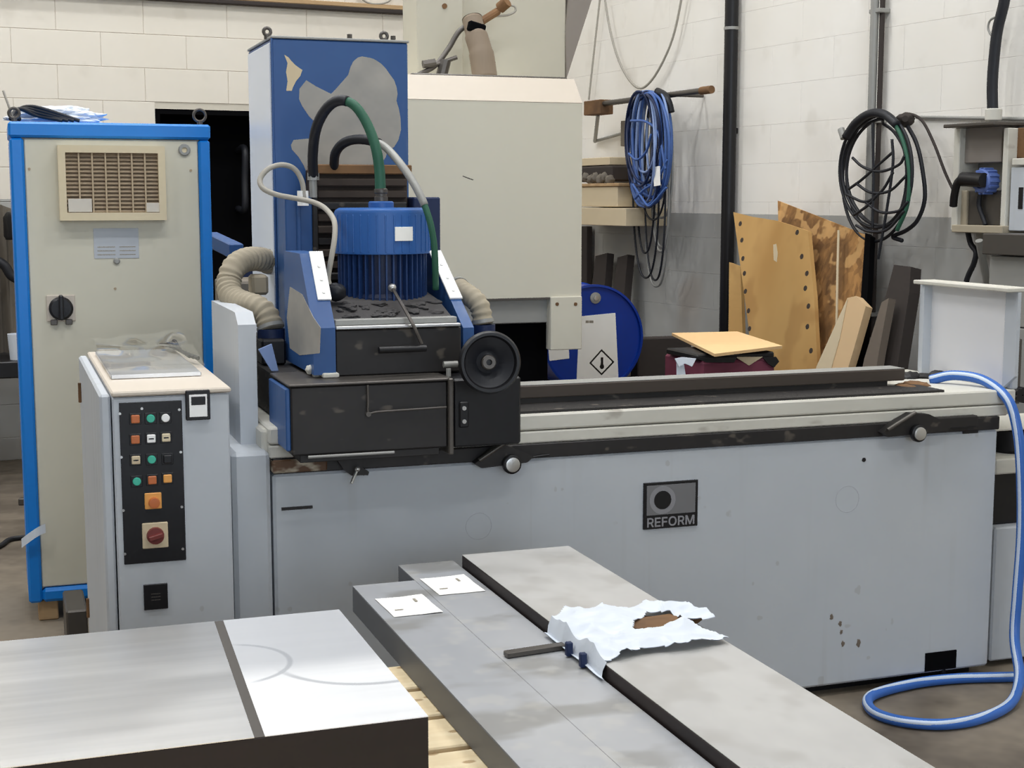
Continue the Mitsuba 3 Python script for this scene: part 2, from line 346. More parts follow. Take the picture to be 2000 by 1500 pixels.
# brown cable duct along the top of the back wall
p0, p1 = on_l(60, -10, 0.02), on_l(816, 24, 0.02)
zc = 2.785; ua, ub = np.dot(p0 - CORNER, UL), np.dot(p1 - CORNER, UL)
t = thing('cable_trunking', 'brown horizontal cable duct running along the top of the cream block wall', 'cable duct')
add(t + '__channel', inwall(ub, 4.6, 0.0, 0.05, 2.735, 2.76, 0.004), 'm_dark_timber')
add(t + '__cover', inwall(ub, 4.6, 0.0, 0.035, 2.762, 2.79, 0.004), 'm_crate')
t = thing('hanging_wire', 'thin grey wire drooping in a small arc above the blue column', 'wire')
add(t, tube(spline([on_l(x, y, 0.03) for x, y in ((690, -20), (712, 2), (735, 8), (760, 2), (775, -20))], 8), 0.006, 6), 'm_grey_cable', True)

# ------------------------------------------------------------------ the knife grinding machine
G = thing('grinding_machine', 'long light grey grinding machine with a blue column and motor behind the steel plates', 'machine')
def g(part, mesh, mat, smooth=False, label=None): return add(G + '__' + part, mesh, mat, smooth, label)
YB = 3.83
g('bed', cbox(0.668, 3.0, YB, 4.42, 0.035, 0.818, 0.008), 'm_machine', label='flat light grey front panel of the bed')
g('plinth', cbox(0.70, 2.97, YB + 0.06, 4.38, 0.0, 0.035, 0), 'm_black')
g('slide_strip', cbox(0.668, 3.0, YB - 0.006, 4.40, 0.819, 0.861, 0.003), 'm_grime', label='dark greasy strip under the bed top')
g('strip_end', cbox(0.666, 0.815, YB - 0.010, YB + .05, 0.822, 0.858, 0.004), 'm_rust_cream', label='worn cream and brown end of the strip')
g('lower_rail', cbox(0.66, 3.03, YB - 0.004, 4.42, 0.862, 0.8965, 0.004), 'm_dirty', label='off-white rail below the groove')
g('upper_rail', cbox(0.66, 3.06, YB - 0.004, 4.42, 0.8995, 0.945, 0.005), 'm_dirty', label='off-white rail above the groove')
g('magnet_table', cbox(0.72, 2.76, 4.0, 4.085, 0.966, 1.004, 0.003), 'm_table', label='dark steel magnetic table bar')
g('table_top_strip', cbox(0.72, 2.758, 4.002, 4.083, 1.0042, 1.006, 0.0005), 'm_grey_metal')
g('table_support', cbox(0.72, 2.70, 4.01, 4.08, 0.945, 0.966, 0), 'm_grime')
g('gap_shadow', cbox(0.76, 2.80, 3.845, 3.995, 0.945, 0.952, 0), 'm_grime')  # dark sheet painting the shadow in the gap under the table
# rust and sludge where the table ends
def blob(cx, cy, cz, rx, ry, rz, seed, amp=0.5):
    m = trimesh.creation.icosphere(2); v = m.vertices; m.vertices = v * (1 + amp * (meshkit.fbm(v * 1.9 + seed, 3) - 0.5)[:, None]) * [rx, ry, rz] + [cx, cy, cz]; return m
g('rust_deposit', cat(blob(2.82, 4.03, .945, .05, .05, .012, 1, .9), blob(2.75, 3.98, .945, .04, .05, .010, 4, .9)), 'm_rust', True, 'orange rust at the end of the table')
g('sludge', cat(*[blob(2.86 + .05 * i, 4.20 - .01 * i, .945, .035, .03, .018 + .006 * (i % 2), i + 9, 1.0) for i in range(4)]), 'm_grime', True)
# splash guards at both ends
g('guard', cat(prism_x([(3.95, 0.882), (4.46, 0.882), (4.46, 1.245), (4.00, 1.243), (3.95, 1.212)], 0.603, 0.652)), 'm_machine', label='upright grey splash guard at the left bed end')
g('guard_foot', cbox(0.645, 0.70, 3.86, 3.99, 0.864, 0.935, 0.006), 'm_dirty')
g('end_cover', cbox(0.560, 0.662, YB - 0.004, 4.42, 0.035, 0.884, 0.012), 'm_machine', label='narrow light grey end cover')
gx = 3.03
g('guard', cbox(gx + .012, gx + 0.04, 3.83, 4.34, 0.945, 1.265, 0.004), 'm_machine', label='light grey splash guard at the right bed end')
g('guard_rim', cbox(gx - 0.038, gx + 0.05, 3.80, 4.31, 1.258, 1.272, 0.003), 'm_dirty')
g('guard_side', cat(prism_x([(3.80, 0.99), (3.86, 0.946), (3.86, 1.258), (3.80, 1.258)], gx, gx + 0.012)), 'm_machine')
g('guard_side', cbox(gx - .028, gx + 0.012, 4.255, 4.27, 0.946, 1.258, 0), 'm_machine')
g('guard_liner', cbox(gx + .004, gx + 0.012, 3.86, 4.255, 0.946, 1.258, 0), 'm_liner', label='pale liner of the right guard')
# ---- the nameplate on the bed: grey field with a ringed black dot above the lettering
lp = G + '__nameplate'
add(lp, cbox(1.755, 1.931, YB - 0.006, YB + 0.001, 0.585, 0.724, 0.001), 'm_black', label='black and grey nameplate with a ringed black dot')
add(lp + '__field', cbox(1.764, 1.922, YB - 0.0075, YB - .005, 0.627, 0.716, 0), 'm_logo_grey')
add(lp + '__ring', cyl([1.8145, YB - .007, 0.671], [0, -1, 0], 0.042, 0.0015, 40), 'm_logo_ring')
add(lp + '__dot', cyl([1.8145, YB - .008, 0.671], [0, -1, 0], 0.0275, 0.0015, 40), 'm_black')
tm = meshkit.text_mesh('REFORM', 0.0265, 0.0015, True); e = tm.extents[0]
tm.apply_scale([0.154 / e, 1, 1]); tm.apply_translation([-tm.bounds[0][0], 0, 0])
add(lp + '__lettering', tf(tm, frame([1.766, YB - .006, 0.592], [1, 0, 0], [0, 0, 1], [0, -1, 0])), 'm_logo_ring')
# small marks on the bed front
def onbed(x, y): return at(x, y, Y=YB)
for (x, y, r) in ((1687, 898, .0065),):
    p = onbed(x, y); g('oil_hole', cyl([p[0], YB + .001, p[2]], [0, -1, 0], r, .003, 16), 'm_black')
p = onbed(580, 992); g('slot', cbox(p[0] - .042, p[0] + .042, YB - .003, YB + .001, p[2] - .004, p[2] + .004, 0), 'm_grime')
p = onbed(1895, 843); g('slot', cbox(p[0] - .028, p[0] + .028, YB - .003, YB + .001, p[2] - .005, p[2] + .005, 0), 'm_black')
p = onbed(935, 1028); g('sticker_mark', lathe([(0.037, 0), (0.039, 0), (0.039, .0012), (0.037, .0012), (.037, 0)], 40, [p[0], YB + .0005, p[2]], [0, -1, 0]), 'm_faint', label='faint ring left by a sticker')
p = onbed(1655, 975); g('sticker_mark', lathe([(0.040, 0), (0.0425, 0), (0.0425, .0012), (0.040, .0012), (.040, 0)], 40, [p[0], YB + .0005, p[2]], [0, -1, 0]), 'm_faint')
q0, q1 = onbed(1807, 1276), onbed(1866, 1304); g('foot_slot', cbox(q0[0], q1[0], YB - .003, YB + .001, q1[2], q0[2], 0), 'm_void', label='black foot opening')
p = onbed(1845, 1312); g('foot_bolt', cyl([p[0], YB + .012, 0.0], [0, 0, 1], .010, .06, 12), 'm_black')
for x, y in ((1643, 1235), (1646, 1258), (1624, 1205), (1677, 1256), (1641, 1218)):
    p = onbed(x, y); rr = .004 + .004 * ((x * 7) % 5) / 5; m = blob(p[0], YB, p[2], rr, .0010, rr * 1.5, x, 1.6); g('paint_chip', m, 'm_weathered', True)
# ---- clamps along the bed edge
def clamp(px, py, kind):
    k = add(G + '__' + 'clamp', *kind); return k
def clamp_round(xc, zc, xl, xr, yk):
    m = prism_y([(xl, zc + .002), (xl + .04, zc + .030), (xc - .02, zc + .058), (xr - .09, zc + .052), (xr, zc + .012), (xr - .02, zc - .004), (xl + .02, zc - .012)], YB - .008, 0.03)
    m.apply_translation([0, -0.028, 0])
    k = add(G + '__clamp', m, 'm_grime', label='dark clamp bracket with a round pale knob')
    add(k + '__knob', lathe([(0, 0), (.024, 0), (.027, .004), (.027, .016), (.022, .020), (0, .021)], 28, [xc, YB - .036, zc - .004], [0, -1, 0]), 'm_black', 40)
    add(k + '__knob_face', lathe([(0, 0), (.021, 0), (.0205, .003), (.016, .0045), (0, .005)], 28, [xc, YB - .056, zc - .004], [0, -1, 0]), 'm_steel', 40)
    add(k + '__bar', rodm([xl + .01, YB - .045, zc + .012], [xc - .012, YB - .045, zc + .062], .006), 'm_dark_steel', 40)
    add(k + '__pin', rodm([xr - .02, YB - .012, zc + .004], [xr + .055, YB - .012, zc + .010], .0035), 'm_black', 40)
clamp_round(1.330, 0.818, 1.225, 1.40, 0)
clamp_round(2.666, 0.834, 2.545, 2.80, 0)
g('clamp_rail', cbox(2.70, 2.90, YB - .03, YB - .002, 0.836, 0.872, 0.004), 'm_grime')
m = prism_y([(.838, .852), (.90, .858), (.905, .830), (.925, .815), (.922, .806), (.876, .808), (.858, .822)], YB - .008, .03); m.apply_translation([0, -.024, 0])
k = add(G + '__clamp', m, 'm_grime', label='dark clamp bracket with a pale lever')
add(k + '__lever', rodm([.887, YB - .05, .826], [.868, YB - .062, .792], .0045), 'm_steel', 40)
add(k + '__lever_knob', trimesh.creation.icosphere(2, .0075).apply_translation([.888, YB - .052, .829]), 'm_steel', True)
# ---- carriage
g('apron', cbox(0.696, 1.118, 3.70, 3.96, 0.888, 1.068, 0.004), 'm_grime', label='black front box of the carriage')
g('apron_side', cbox(0.683, 0.696, 3.705, 3.95, 0.90, 1.064, 0.003), 'm_bluepaint')
g('apron_ledge', cbox(0.69, 1.12, 3.695, 3.97, 1.069, 1.076, 0.002), 'm_dark_steel', label='worn steel ledge')
g('apron_strip', cbox(1.119, 1.133, 3.69, 3.95, 0.868, 1.075, 0.003), 'm_dark_steel')
g('gearbox', cbox(1.134, 1.328, 3.70, 3.98, 0.885, 1.072, 0.006), 'm_black', label='black gearbox right of the apron')
g('apron_lip', cbox(0.72, 1.10, 3.715, 3.82, 0.866, 0.887, 0.002), 'm_grime')
g('wiper_bar', rodm(at(602, 893, Y=3.69), at(770, 883, Y=3.69), .004), 'm_grey_metal', 40, 'thin pale bar below the black box')
g('hinge_plate', cbox(1.150, 1.176, 3.692, 3.70, 0.94, 1.01, 0.003), 'm_black')
for z in (.957, .993): g('bolt', cyl([1.162, 3.692, z], [0, -1, 0], .006, .004, 12), 'm_steel')
g('oil_pipe', tube(spline([at(x, y, Y=3.692) for x, y in ((718, 752), (719, 785), (720, 806), (740, 804), (800, 800), (872, 795))], 6), .003, 8), 'm_dark_steel', True)
g('oil_nipple', cyl(at(718, 808, Y=3.70), [0, -1, 0], .007, .012, 12), 'm_dark_steel')
g('saddle', cbox(0.70, 1.30, 3.97, 4.54, 0.946, 1.075, 0.006), 'm_grime')
g('slide_box', cbox(0.842, 1.196, 3.822, 4.20, 1.076, 1.202, 0.004), 'm_grime', label='dark front face of the slide')
g('slide_trim', cbox(0.842, 1.192, 3.812, 3.84, 1.203, 1.212, 0.002), 'm_steel', label='bright steel edge of the slide')
g('slide_trim', cbox(0.845, 1.188, 3.835, 3.87, 1.212, 1.228, 0.002), 'm_grey_metal')
dk = prism_x([(3.83, 1.204), (4.30, 1.204), (4.30, 1.300), (4.02, 1.262), (3.86, 1.214)], 0.85, 1.19)
g('motor_deck', dk, 'm_swarf', label='dirty sloping deck under the motor')
for i in range(26):
    x, y = 0.865 + rng.uniform(0, .31), 3.90 + rng.uniform(0, .12)
    g('swarf', blob(x, y, 1.224 + (y - 3.90) * .30, rng.uniform(.010, .024), rng.uniform(.012, .03), .008, i * 3 + 2, 1.1), 'm_swarf', True)
# cheeks: blue side plates with a slanting front edge
cheek = [(3.80, 1.085), (3.80, 1.210), (3.965, 1.402), (4.20, 1.402), (4.20, 1.085)]
for x0, x1, s in ((0.778, 0.838, 1), (1.210, 1.242, -1)):
    c = cheek if s > 0 else [(3.85, 1.085), (3.85, 1.195), (4.18, 1.392), (4.36, 1.392), (4.36, 1.085)]
    k = g('cheek', prism_x(c, x0, x1), 'm_bluepaint', label='blue side plate with a slanting front edge')
    (ya, za), (yb, zb) = c[1], c[2]; d = unit([0, yb - ya, zb - za]); nn = np.array([0, -d[2], d[1]])
    L = math.hypot(yb - ya, zb - za)
    pl = cbox(x1 - .034, x1 + .004, .36 * L, L + .004, 0, .006, .001)
    add(k + '__cover_strip', tf(pl, frame([0, ya, za], [1, 0, 0], d, nn)), 'm_white', label='pale cover strip on the slanting edge')
    for q in (.45, .62, .8): add(k + '__bolt', cyl(np.array([x1 - .015, ya, za]) + d * q * L + nn * .006, nn, .004, .003, 10), 'm_steel')
g('worn_patch', pxpoly([(566, 560), (590, 575), (612, 620), (626, 640), (624, 690), (585, 694), (566, 680), (560, 620)], [.7768, 0, 0], [-1, 0, 0], .001), 'm_patch', label='grey worn paint on the left side plate')
g('cheek_foot', cbox(0.80, 0.845, 3.79, 3.88, 1.077, 1.09, 0.003), 'm_dirty')
for i, (x, y) in enumerate(((605, 722), (618, 730), (640, 722))): g('bolt', blob(*at(x, y, Y=3.84), .012, .012, .012, i, .6), 'm_dirty', True)
# motor
k = g('motor', lathe([(0, 0), (.120, 0), (.120, .02), (.112, .03), (.112, .150), (0, .150)], 40, [1.058, 4.15, 1.250]), 'm_dark_blue', 30, 'blue upright electric motor with cooling fins')
for i in range(40):
    a = i * 2 * math.pi / 40
    add(k + '__fin', tf(cbox(.108, .130, -.0022, .0022, .012, .146, 0), frame([1.058, 4.15, 1.250], [math.cos(a), math.sin(a), 0], [-math.sin(a), math.cos(a), 0], [0, 0, 1])), 'm_fin')
add(k + '__fan_cover', lathe([(0, .002), (.131, .002), (.138, 0), (.139, .004), (.139, .116), (.135, .125), (.124, .131), (0, .132)], 48, [1.058, 4.15, 1.394]), 'm_motor', 35, 'bright blue fan cover')
for i in range(36):
    a = i * 2 * math.pi / 36
    add(k + '__rib', tf(cbox(.137, .1412, -.0022, .0022, .006, .112, .001), frame([1.058, 4.15, 1.394], [math.cos(a), math.sin(a), 0], [-math.sin(a), math.cos(a), 0], [0, 0, 1])), 'm_motor')
add(k + '__cap', lathe([(0, 0), (.037, 0), (.037, .014), (.033, .018), (0, .018)], 32, [1.056, 4.15, 1.526]), 'm_motor', 35)
add(k + '__gland', lathe([(0, 0), (.020, 0), (.020, .012), (.017, .014), (.017, .022), (.020, .024), (.020, .034), (.012, .04), (0, .04)], 20, [1.056, 4.15, 1.544]), 'm_dark_steel', 30)
pn = at(766, 458, Y=4.0); a0 = -math.pi / 2 - .0
nd = unit([pn[0] - 1.058 + .0, -.139, 0]); un = np.array([-nd[1], nd[0], 0])
add(k + '__rating_plate', tf(cbox(-.028, .028, -.020, .020, -.002, .003, .001), frame(np.array([1.058, 4.15, 1.452]) + unit([.028, -.136, 0]) * .140, unit([.136, .028, 0]), [0, 0, 1], unit([.028, -.136, 0]))), 'm_paper', label='small white rating plate')
# lever on the deck
ka, kb, kc, kd = at(766, 562, Y=3.98), at(802, 625, Y=3.80), at(824, 672, Y=3.78), at(740, 684, Y=3.76)
k = g('lever', tube(spline([ka, kb, kc], 6), .005, 8), 'm_dark_steel', 40, 'bent steel hand lever')
add(k + '__knob', trimesh.creation.icosphere(2, .012).apply_translation(ka), 'm_steel', True)
add(k + '__grip', rodm(at(832, 680, Y=3.77), kd, .009, 12), 'm_black', 40)
# handwheel
wc = np.array([1.203, 3.60, 1.125]); wx = unit([-.10, -1, .06])
k = g('handwheel', lathe([(.066, .002), (.071, -.004), (.078, -.004), (.083, .002), (.083, .010), (.078, .017), (.071, .017), (.067, .012), (.066, .002)], 56, wc, wx), 'm_black', 40, 'round black handwheel')
add(k + '__dish', lathe([(.018, -.022), (.030, -.026), (.068, .002), (.068, .006), (.030, -.020), (.018, -.014), (.018, -.022)], 48, wc, wx), 'm_rubber', 40)
add(k + '__hub', lathe([(.008, -.03), (.020, -.03), (.020, -.002), (.017, .001), (.008, .001), (.008, -.03)], 28, wc, wx), 'm_dark_steel', 30)
add(k + '__shaft', cyl(wc - wx * .12, wx, .0085, .11, 16), 'm_black')
g('valve', cat(cyl(at(866, 712, Y=3.78), [1, 0, 0], .009, .04, 14), cyl(at(876, 720, Y=3.76), [0, 0, -1], .007, .03, 12)), 'm_grey_metal', 30)
# ---- column
CX0, CX1, CY0, CY1, CZ = 0.818, 1.250, 4.55, 4.985, 2.040
k = g('column', cbox(CX0, CX1, CY0, CY1, 0.0, CZ, 0.004), 'm_bluepaint', label='tall blue column with peeled paint')
def c3(pts): return [(460 + x / 3, 40 + y / 3) for x, y in pts]
P0, N0 = [0, CY0 - .0012, 0], [0, -1, 0]
pts = c3([(415, 350), (470, 385), (560, 430), (585, 405), (660, 320), (675, 270), (690, 240), (715, 218), (740, 210), (785, 218), (810, 225), (850, 250), (880, 280), (915, 330), (930, 350), (945, 395), (950, 430), (943, 470), (958, 520), (967, 570), (970, 640), (955, 700), (930, 740), (890, 770), (880, 800), (850, 850), (850, 900), (420, 900), (400, 850), (370, 800), (330, 755), (325, 730), (340, 700), (445, 690), (470, 600), (430, 560), (390, 500), (372, 460), (375, 400)])
add(k + '__bare_patch', pxpoly(pts, P0, N0, .0012), 'm_patch', label='grey patch where the blue paint has peeled')
add(k + '__bare_patch', pxpoly(c3([(285, 200), (310, 215), (330, 240), (352, 262), (370, 275), (392, 290), (380, 325), (355, 355), (335, 395), (330, 412), (297, 412), (305, 355), (296, 300), (305, 250)]), P0, N0, .0012), 'm_shelf', label='small cream chip near the top corner')
add(k + '__corner_trim', cbox(CX0 - .003, CX0 + .003, CY0 - .003, CY0 + .006, 1.2, CZ, .001), 'm_bluepaint')
add(k + '__side_highlight', cbox(CX0 - .006, CX0 - .0002, CY0 + .012, CY1 - .02, 0.9, CZ - .012, .002), 'm_side_highlight', label='side of the column with a pale painted highlight')  # pale sheet paints the highlight onto the blue side
add(k + '__top_cap', cbox(CX0 - .004, CX1 + .004, CY0 - .004, CY1, CZ, CZ + .008, .002), 'm_grey_metal')
def eyebolt(parent, x, y, z, r=.016, axis=(0, -1, 0), mat='m_dark_steel', name='eyebolt'):
    a = np.linspace(0, 2 * math.pi, 20, endpoint=False); h = unit(np.cross([0, 0, 1], axis))
    ring = tube([np.array([x, y, z + .012 + r]) + r * (math.cos(t) * h + math.sin(t) * np.array([0, 0, 1])) for t in a], .0055, 8, True)
    add(parent + '__' + name, cat(ring, cyl([x, y, z], [0, 0, 1], .010, .014, 12)), mat, 40)
for x, y in ((522, 72), (750, 74)):
    p = at(x, y + 6, Y=4.62); eyebolt(k, p[0], 4.62, CZ + .004, .011)
for x in (683, 768): p = at(x, 84, Y=4.6); add(k + '__bolt', cyl([p[0], 4.6, CZ + .008], [0, 0, 1], .008, .018, 8), 'm_dark_steel')
g('column_guard', cbox(0.822, 0.905, 4.40, 4.548, 1.08, 1.560, 0.004), 'm_bluepaint', label='blue guard left of the way cover')
g('column_guard_edge', cbox(0.855, 0.868, 4.39, 4.402, 1.10, 1.545, 0.003), 'm_bluepaint')
g('column_guard', cbox(1.222, 1.310, 4.40, 4.548, 1.08, 1.556, 0.004), 'm_dark_blue', label='dark blue guard right of the way cover')
# way cover behind the motor: folds
k = g('way_cover', cbox(0.915, 1.215, 4.44, 4.545, 1.26, 1.64, 0.003), 'm_cover_brown', label='dark brown way cover behind the motor')
for i in range(9): add(k + '__fold', cbox(0.922 + .002 * (i % 2), 1.208, 4.415 + .006 * (i % 2), 4.442, 1.30 + i * .036, 1.325 + i * .036, .004), 'm_cover_brown' if i % 3 else 'm_grime')
add(k + '__top_bar', cbox(0.912, 1.222, 4.41, 4.50, 1.626, 1.655, .003), 'm_rust')
add(k + '__side_strip', cbox(0.905, 0.922, 4.40, 4.43, 1.25, 1.60, .003), 'm_grime')
# hoses of the head
def pts3(l): return [at(x, y, Y=Y) for x, y, Y in l]
h1 = spline(pts3([(612, 345, 4.40), (611, 300, 4.36), (618, 250, 4.30), (638, 212, 4.26), (664, 196, 4.22), (692, 206, 4.19), (716, 240, 4.17), (733, 285, 4.15), (741, 330, 4.15), (743, 374, 4.15)]), 8)
k = g('hose', tube(h1[:int(len(h1) * .52)], .0155, 12), 'm_rubber', True, 'arched coolant hose, black turning green')
add(k + '__green_sleeve', tube(h1[int(len(h1) * .50):], np.linspace(.0135, .0165, len(h1) - int(len(h1) * .50)), 12), 'm_green_hose', True, 'green half of the hose')
add(k + '__fitting', cat(cyl(at(612, 386, Y=4.40), [0, 0, 1], .012, .06, 14), cyl(at(612, 352, Y=4.40), [0, 0, 1], .018, .022, 6)), 'm_grey_metal', 30)
h2 = spline(pts3([(652, 326, 4.42), (655, 300, 4.38), (668, 282, 4.34), (690, 273, 4.30), (720, 274, 4.24), (752, 287, 4.18), (786, 325, 4.08), (815, 370, 4.02), (836, 420, 3.99), (847, 470, 3.99), (850, 520, 4.00), (851, 565, 4.02)]), 8)
k = g('hose', tube(h2[:38], .0145, 12), 'm_rubber', True, 'second hose arching behind, black then grey then green')
add(k + '__grey_sleeve', tube(h2[36:62], .0115, 12), 'm_grey_metal', True)
add(k + '__green_sleeve', tube(h2[60:], .0095, 10), 'm_green_hose', True)
h3 = spline(pts3([(594, 388, 4.36), (590, 355, 4.36), (575, 330, 4.36), (550, 322, 4.35), (524, 330, 4.34), (508, 350, 4.33), (514, 368, 4.31), (540, 380, 4.29), (575, 387, 4.26), (612, 395, 4.20), (636, 408, 4.14), (652, 430, 4.06), (654, 460, 4.02), (648, 500, 4.0), (641, 540, 4.0), (643, 556, 4.0)]), 8)
k = g('cable', tube(h3, .008, 10), 'm_grey_cable', True, 'looped pale grey cable')
add(k + '__connector', cyl(at(592, 402, Y=4.37), [0, 0, 1], .017, .045, 14), 'm_white', 30)
add(k + '__gland', blob(*at(655, 570, Y=4.0), .03, .03, .025, 3, .6), 'm_rubber', True)
# corrugated extraction ducts
def duct(pts, r, label):
    c = spline(pts, 14); s = np.r_[0, np.cumsum(np.linalg.norm(np.diff(c, axis=0), axis=1))]
    n = int(s[-1] / .0045); cc = np.stack([np.interp(np.linspace(0, s[-1], n), s, c[:, i]) for i in range(3)], 1)
    rr = r * (1 + .07 * np.sin(np.linspace(0, s[-1], n) / .0195 * 2 * math.pi))
    k = g('duct', tube(cc, rr, 18), 'm_duct', True, label)
    for j in (2, n - 3): add(k + '__clip', tube([cc[j] - (cc[j + 1] - cc[j]) * 1.2, cc[j], cc[j] + (cc[j + 1] - cc[j]) * 1.2], r * 1.12, 18), 'm_grey_metal', 40)
duct(pts3([(528, 512, 4.62), (505, 506, 4.55), (478, 508, 4.50), (456, 524, 4.46), (447, 552, 4.44), (452, 578, 4.40), (474, 592, 4.34), (500, 600, 4.28), (520, 616, 4.25), (530, 645, 4.23)]), .036, 'beige corrugated extraction duct left of the column')
g('duct_box', cbox(*at(488, 535, Y=4.5)[[0]], at(520, 535, Y=4.5)[0], 4.46, 4.54, at(500, 575, Y=4.5)[2], at(500, 536, Y=4.5)[2], .008), 'm_duct')
duct(pts3([(893, 560, 4.22), (908, 572, 4.16), (926, 584, 4.12), (938, 602, 4.10), (944, 634, 4.09)]), .030, 'beige corrugated extraction duct right of the motor')
g('duct_port', cyl(at(530, 672, Y=4.23), [0, 0, 1], .04, .045, 24), 'm_dark_blue', 30)
g('duct_port', cyl(at(945, 660, Y=4.09), [0, 0, 1], .034, .04, 24), 'm_dark_blue', 30)
g('bracket', pxpoly([(505, 683), (531, 672), (548, 740), (541, 742)], [0, 4.02, 0], [0, -1, 0], .012), 'm_pale_blue', label='pale blue triangular bracket by the guard')
g('saddle_cover', cbox(0.70, 0.77, 4.15, 4.40, 1.076, 1.15, .006), 'm_black')
g('saddle_cover', cbox(1.25, 1.40, 4.02, 4.40, 1.0, 1.15, .006), 'm_dark_blue')
# right-hand coolant unit
K = thing('coolant_unit', 'grey and black coolant tank unit at the right end of the grinding machine', 'coolant tank')
add(K + '__tank', cbox(3.06, 3.62, 3.90, 4.5, 0.02, 0.475, .006), 'm_machine')
add(K + '__black_frame', cbox(3.06, 3.60, 3.94, 4.5, 0.476, 0.652, .004), 'm_black')
add(K + '__lid', cbox(3.05, 3.62, 3.90, 4.5, 0.653, 0.705, .005), 'm_dirty')
add(K + '__pump', cat(cyl([3.2, 4.02, .706], [0, 0, 1], .07, .085, 24, .01), cyl([3.34, 4.02, .706], [0, 0, 1], .05, .075, 24, .01)), 'm_black', 35)
add(K + '__pump_cover', cbox(3.05, 3.60, 3.93, 4.2, .792, .80, .002), 'm_dirty')
k = thing('star_knob', 'black star knob on a post beside the right splash guard', 'knob')
p = at(1987, 770, Y=4.4)
add(k + '__post', cbox(p[0] - .012, p[0] + .012, 4.40, 4.43, .80, 1.04, .002), 'm_dark_steel')
add(k + '__grip', cat(*[cyl([p[0] + .016 * math.cos(a), 4.37, p[2] + .016 * math.sin(a)], [0, 1, 0], .014, .025, 14) for a in np.arange(5) * 2 * math.pi / 5]), 'm_black', 30)
# ---- blue hose from the bed top to the floor
hp = [[2.90, 4.06, .955], [2.95, 4.0, .975], [2.99, 3.90, .968], [3.005, 3.80, .92], [3.02, 3.765, .83], [3.03, 3.75, .70], [3.035, 3.74, .50], [3.025, 3.735, .30], [3.01, 3.72, .16], [2.97, 3.64, .06], [2.86, 3.54, .022], [2.70, 3.47, .018], [2.56, 3.465, .018], [2.46, 3.53, .018], [2.43, 3.63, .018], [2.50, 3.745, .018], [2.68, 3.80, .018], [2.85, 3.80, .018], [3.05, 3.75, .018], [3.3, 3.70, .018]]
t = thing('blue_hose', 'thick blue hose with a painted highlight, looped on the floor by the machine', 'hose')
hs = spline(hp, 12)
add(t, tube(hs, .0165, 14), 'm_blue_hose', True)
off = []
for i in range(len(hs)):
    tt = unit(hs[min(i + 1, len(hs) - 1)] - hs[max(i - 1, 0)]); up = unit(np.array([-.8, -.35, .45]) - tt * np.dot(tt, [-.8, -.35, .45])); off.append(hs[i] + up * .0085)
add(t + '__hose_highlight', tube(np.array(off), .0092, 10), 'm_hose_highlight', True, 'painted highlight along the hose')  # pale tube laid on as the painted highlight of the hose

# ------------------------------------------------------------------ control cabinet
C = thing('control_cabinet', 'light grey control cabinet with a black button panel in front of the blue-framed cabinet', 'control cabinet')
add(C + '__body', cbox(0.252, 0.541, 3.735, 4.72, 0.0, 1.060, .006), 'm_machine')
add(C + '__front_door', cbox(0.251, 0.541, 3.72, 3.7345, 0.02, 1.058, .004), 'm_machine')
add(C + '__side_door', cbox(0.222, 0.2485, 3.728, 4.70, 0.01, 1.066, .006), 'm_machine', label='hinged left side panel')
add(C + '__top_plate', cbox(0.250, 0.546, 3.712, 4.73, 1.0605, 1.074, .004), 'm_beige_light', label='cream top')
for z in (.93, .25): add(C + '__hinge', cyl([.219, 4.62, z], [0, 0, 1], .006, .06, 10), 'm_rust')
YP = 3.72
PN = C + '__button_panel'
add(PN, cbox(0.268, 0.4215, YP - .004, YP + .0005, 0.632, 1.045, .001), 'm_black', label='black panel with coloured buttons')
def onp(x, y): return at(x, y, Y=YP - .004)
def button(x, y, mat, name, round_=False):
    p = onp(x, y); X, Z = p[0], p[2]
    m = [cbox(X - .0145, X + .0145, YP - .007, YP - .003, Z - .0145, Z + .0145, .001)]
    k = add(PN + '__' + name, m[0], 'm_black')
    cap = lathe([(0, 0), (.0105, 0), (.0105, .004), (.009, .006), (0, .0062)], 24, [X, YP - .0065, Z], [0, -1, 0]) if round_ else cbox(X - .0105, X + .0105, YP - .013, YP - .0065, Z - .0105, Z + .0105, .002)
    add(k + '__cap', cap, mat, 40 if round_ else False)
    return X, Z, k
for x, y, m, r in ((264, 818, 'm_orange', 0), (294, 817, 'm_green', 1), (323, 816, 'm_white', 1), (264, 858, 'm_orange', 0), (295, 856, 'm_white', 0), (324, 854, 'm_beige_vent', 0),
                   (265, 898, 'm_shelf', 0), (296, 897, 'm_green', 1), (327, 896, 'm_black', 0), (267, 940, 'm_green', 1), (297, 937, 'm_orange', 0), (327, 934, 'm_amber', 0)):
    X, Z, k = button(x, y, m, 'button', r)
    if (x, y) in ((295, 856), (324, 854), (265, 898)): add(k + '__mark', cbox(X - .006, X + .006, YP - .0138, YP - .0128, Z - .0015, Z + .0015, 0), 'm_black')
p = onp(299, 978); X, Z = p[0], p[2]
k = add(PN + '__selector', cbox(X - .021, X + .021, YP - .008, YP - .003, Z - .021, Z + .021, .002), 'm_amber', label='amber square selector')
add(k + '__knob', lathe([(0, 0), (.014, 0), (.013, .014), (0, .015)], 24, [X + .002, YP - .008, Z - .004], [0, -1, 0]), 'm_orange', 35)
p = onp(303, 1045); X, Z = p[0], p[2]
k = add(PN + '__main_switch', cbox(X - .032, X + .032, YP - .010, YP - .003, Z - .033, Z + .033, .002), 'm_shelf', label='main switch with a dark red knob')
add(k + '__dial', lathe([(0, 0), (.022, 0), (.021, .010), (0, .011)], 32, [X, YP - .010, Z], [0, -1, 0]), 'm_maroon', 35)
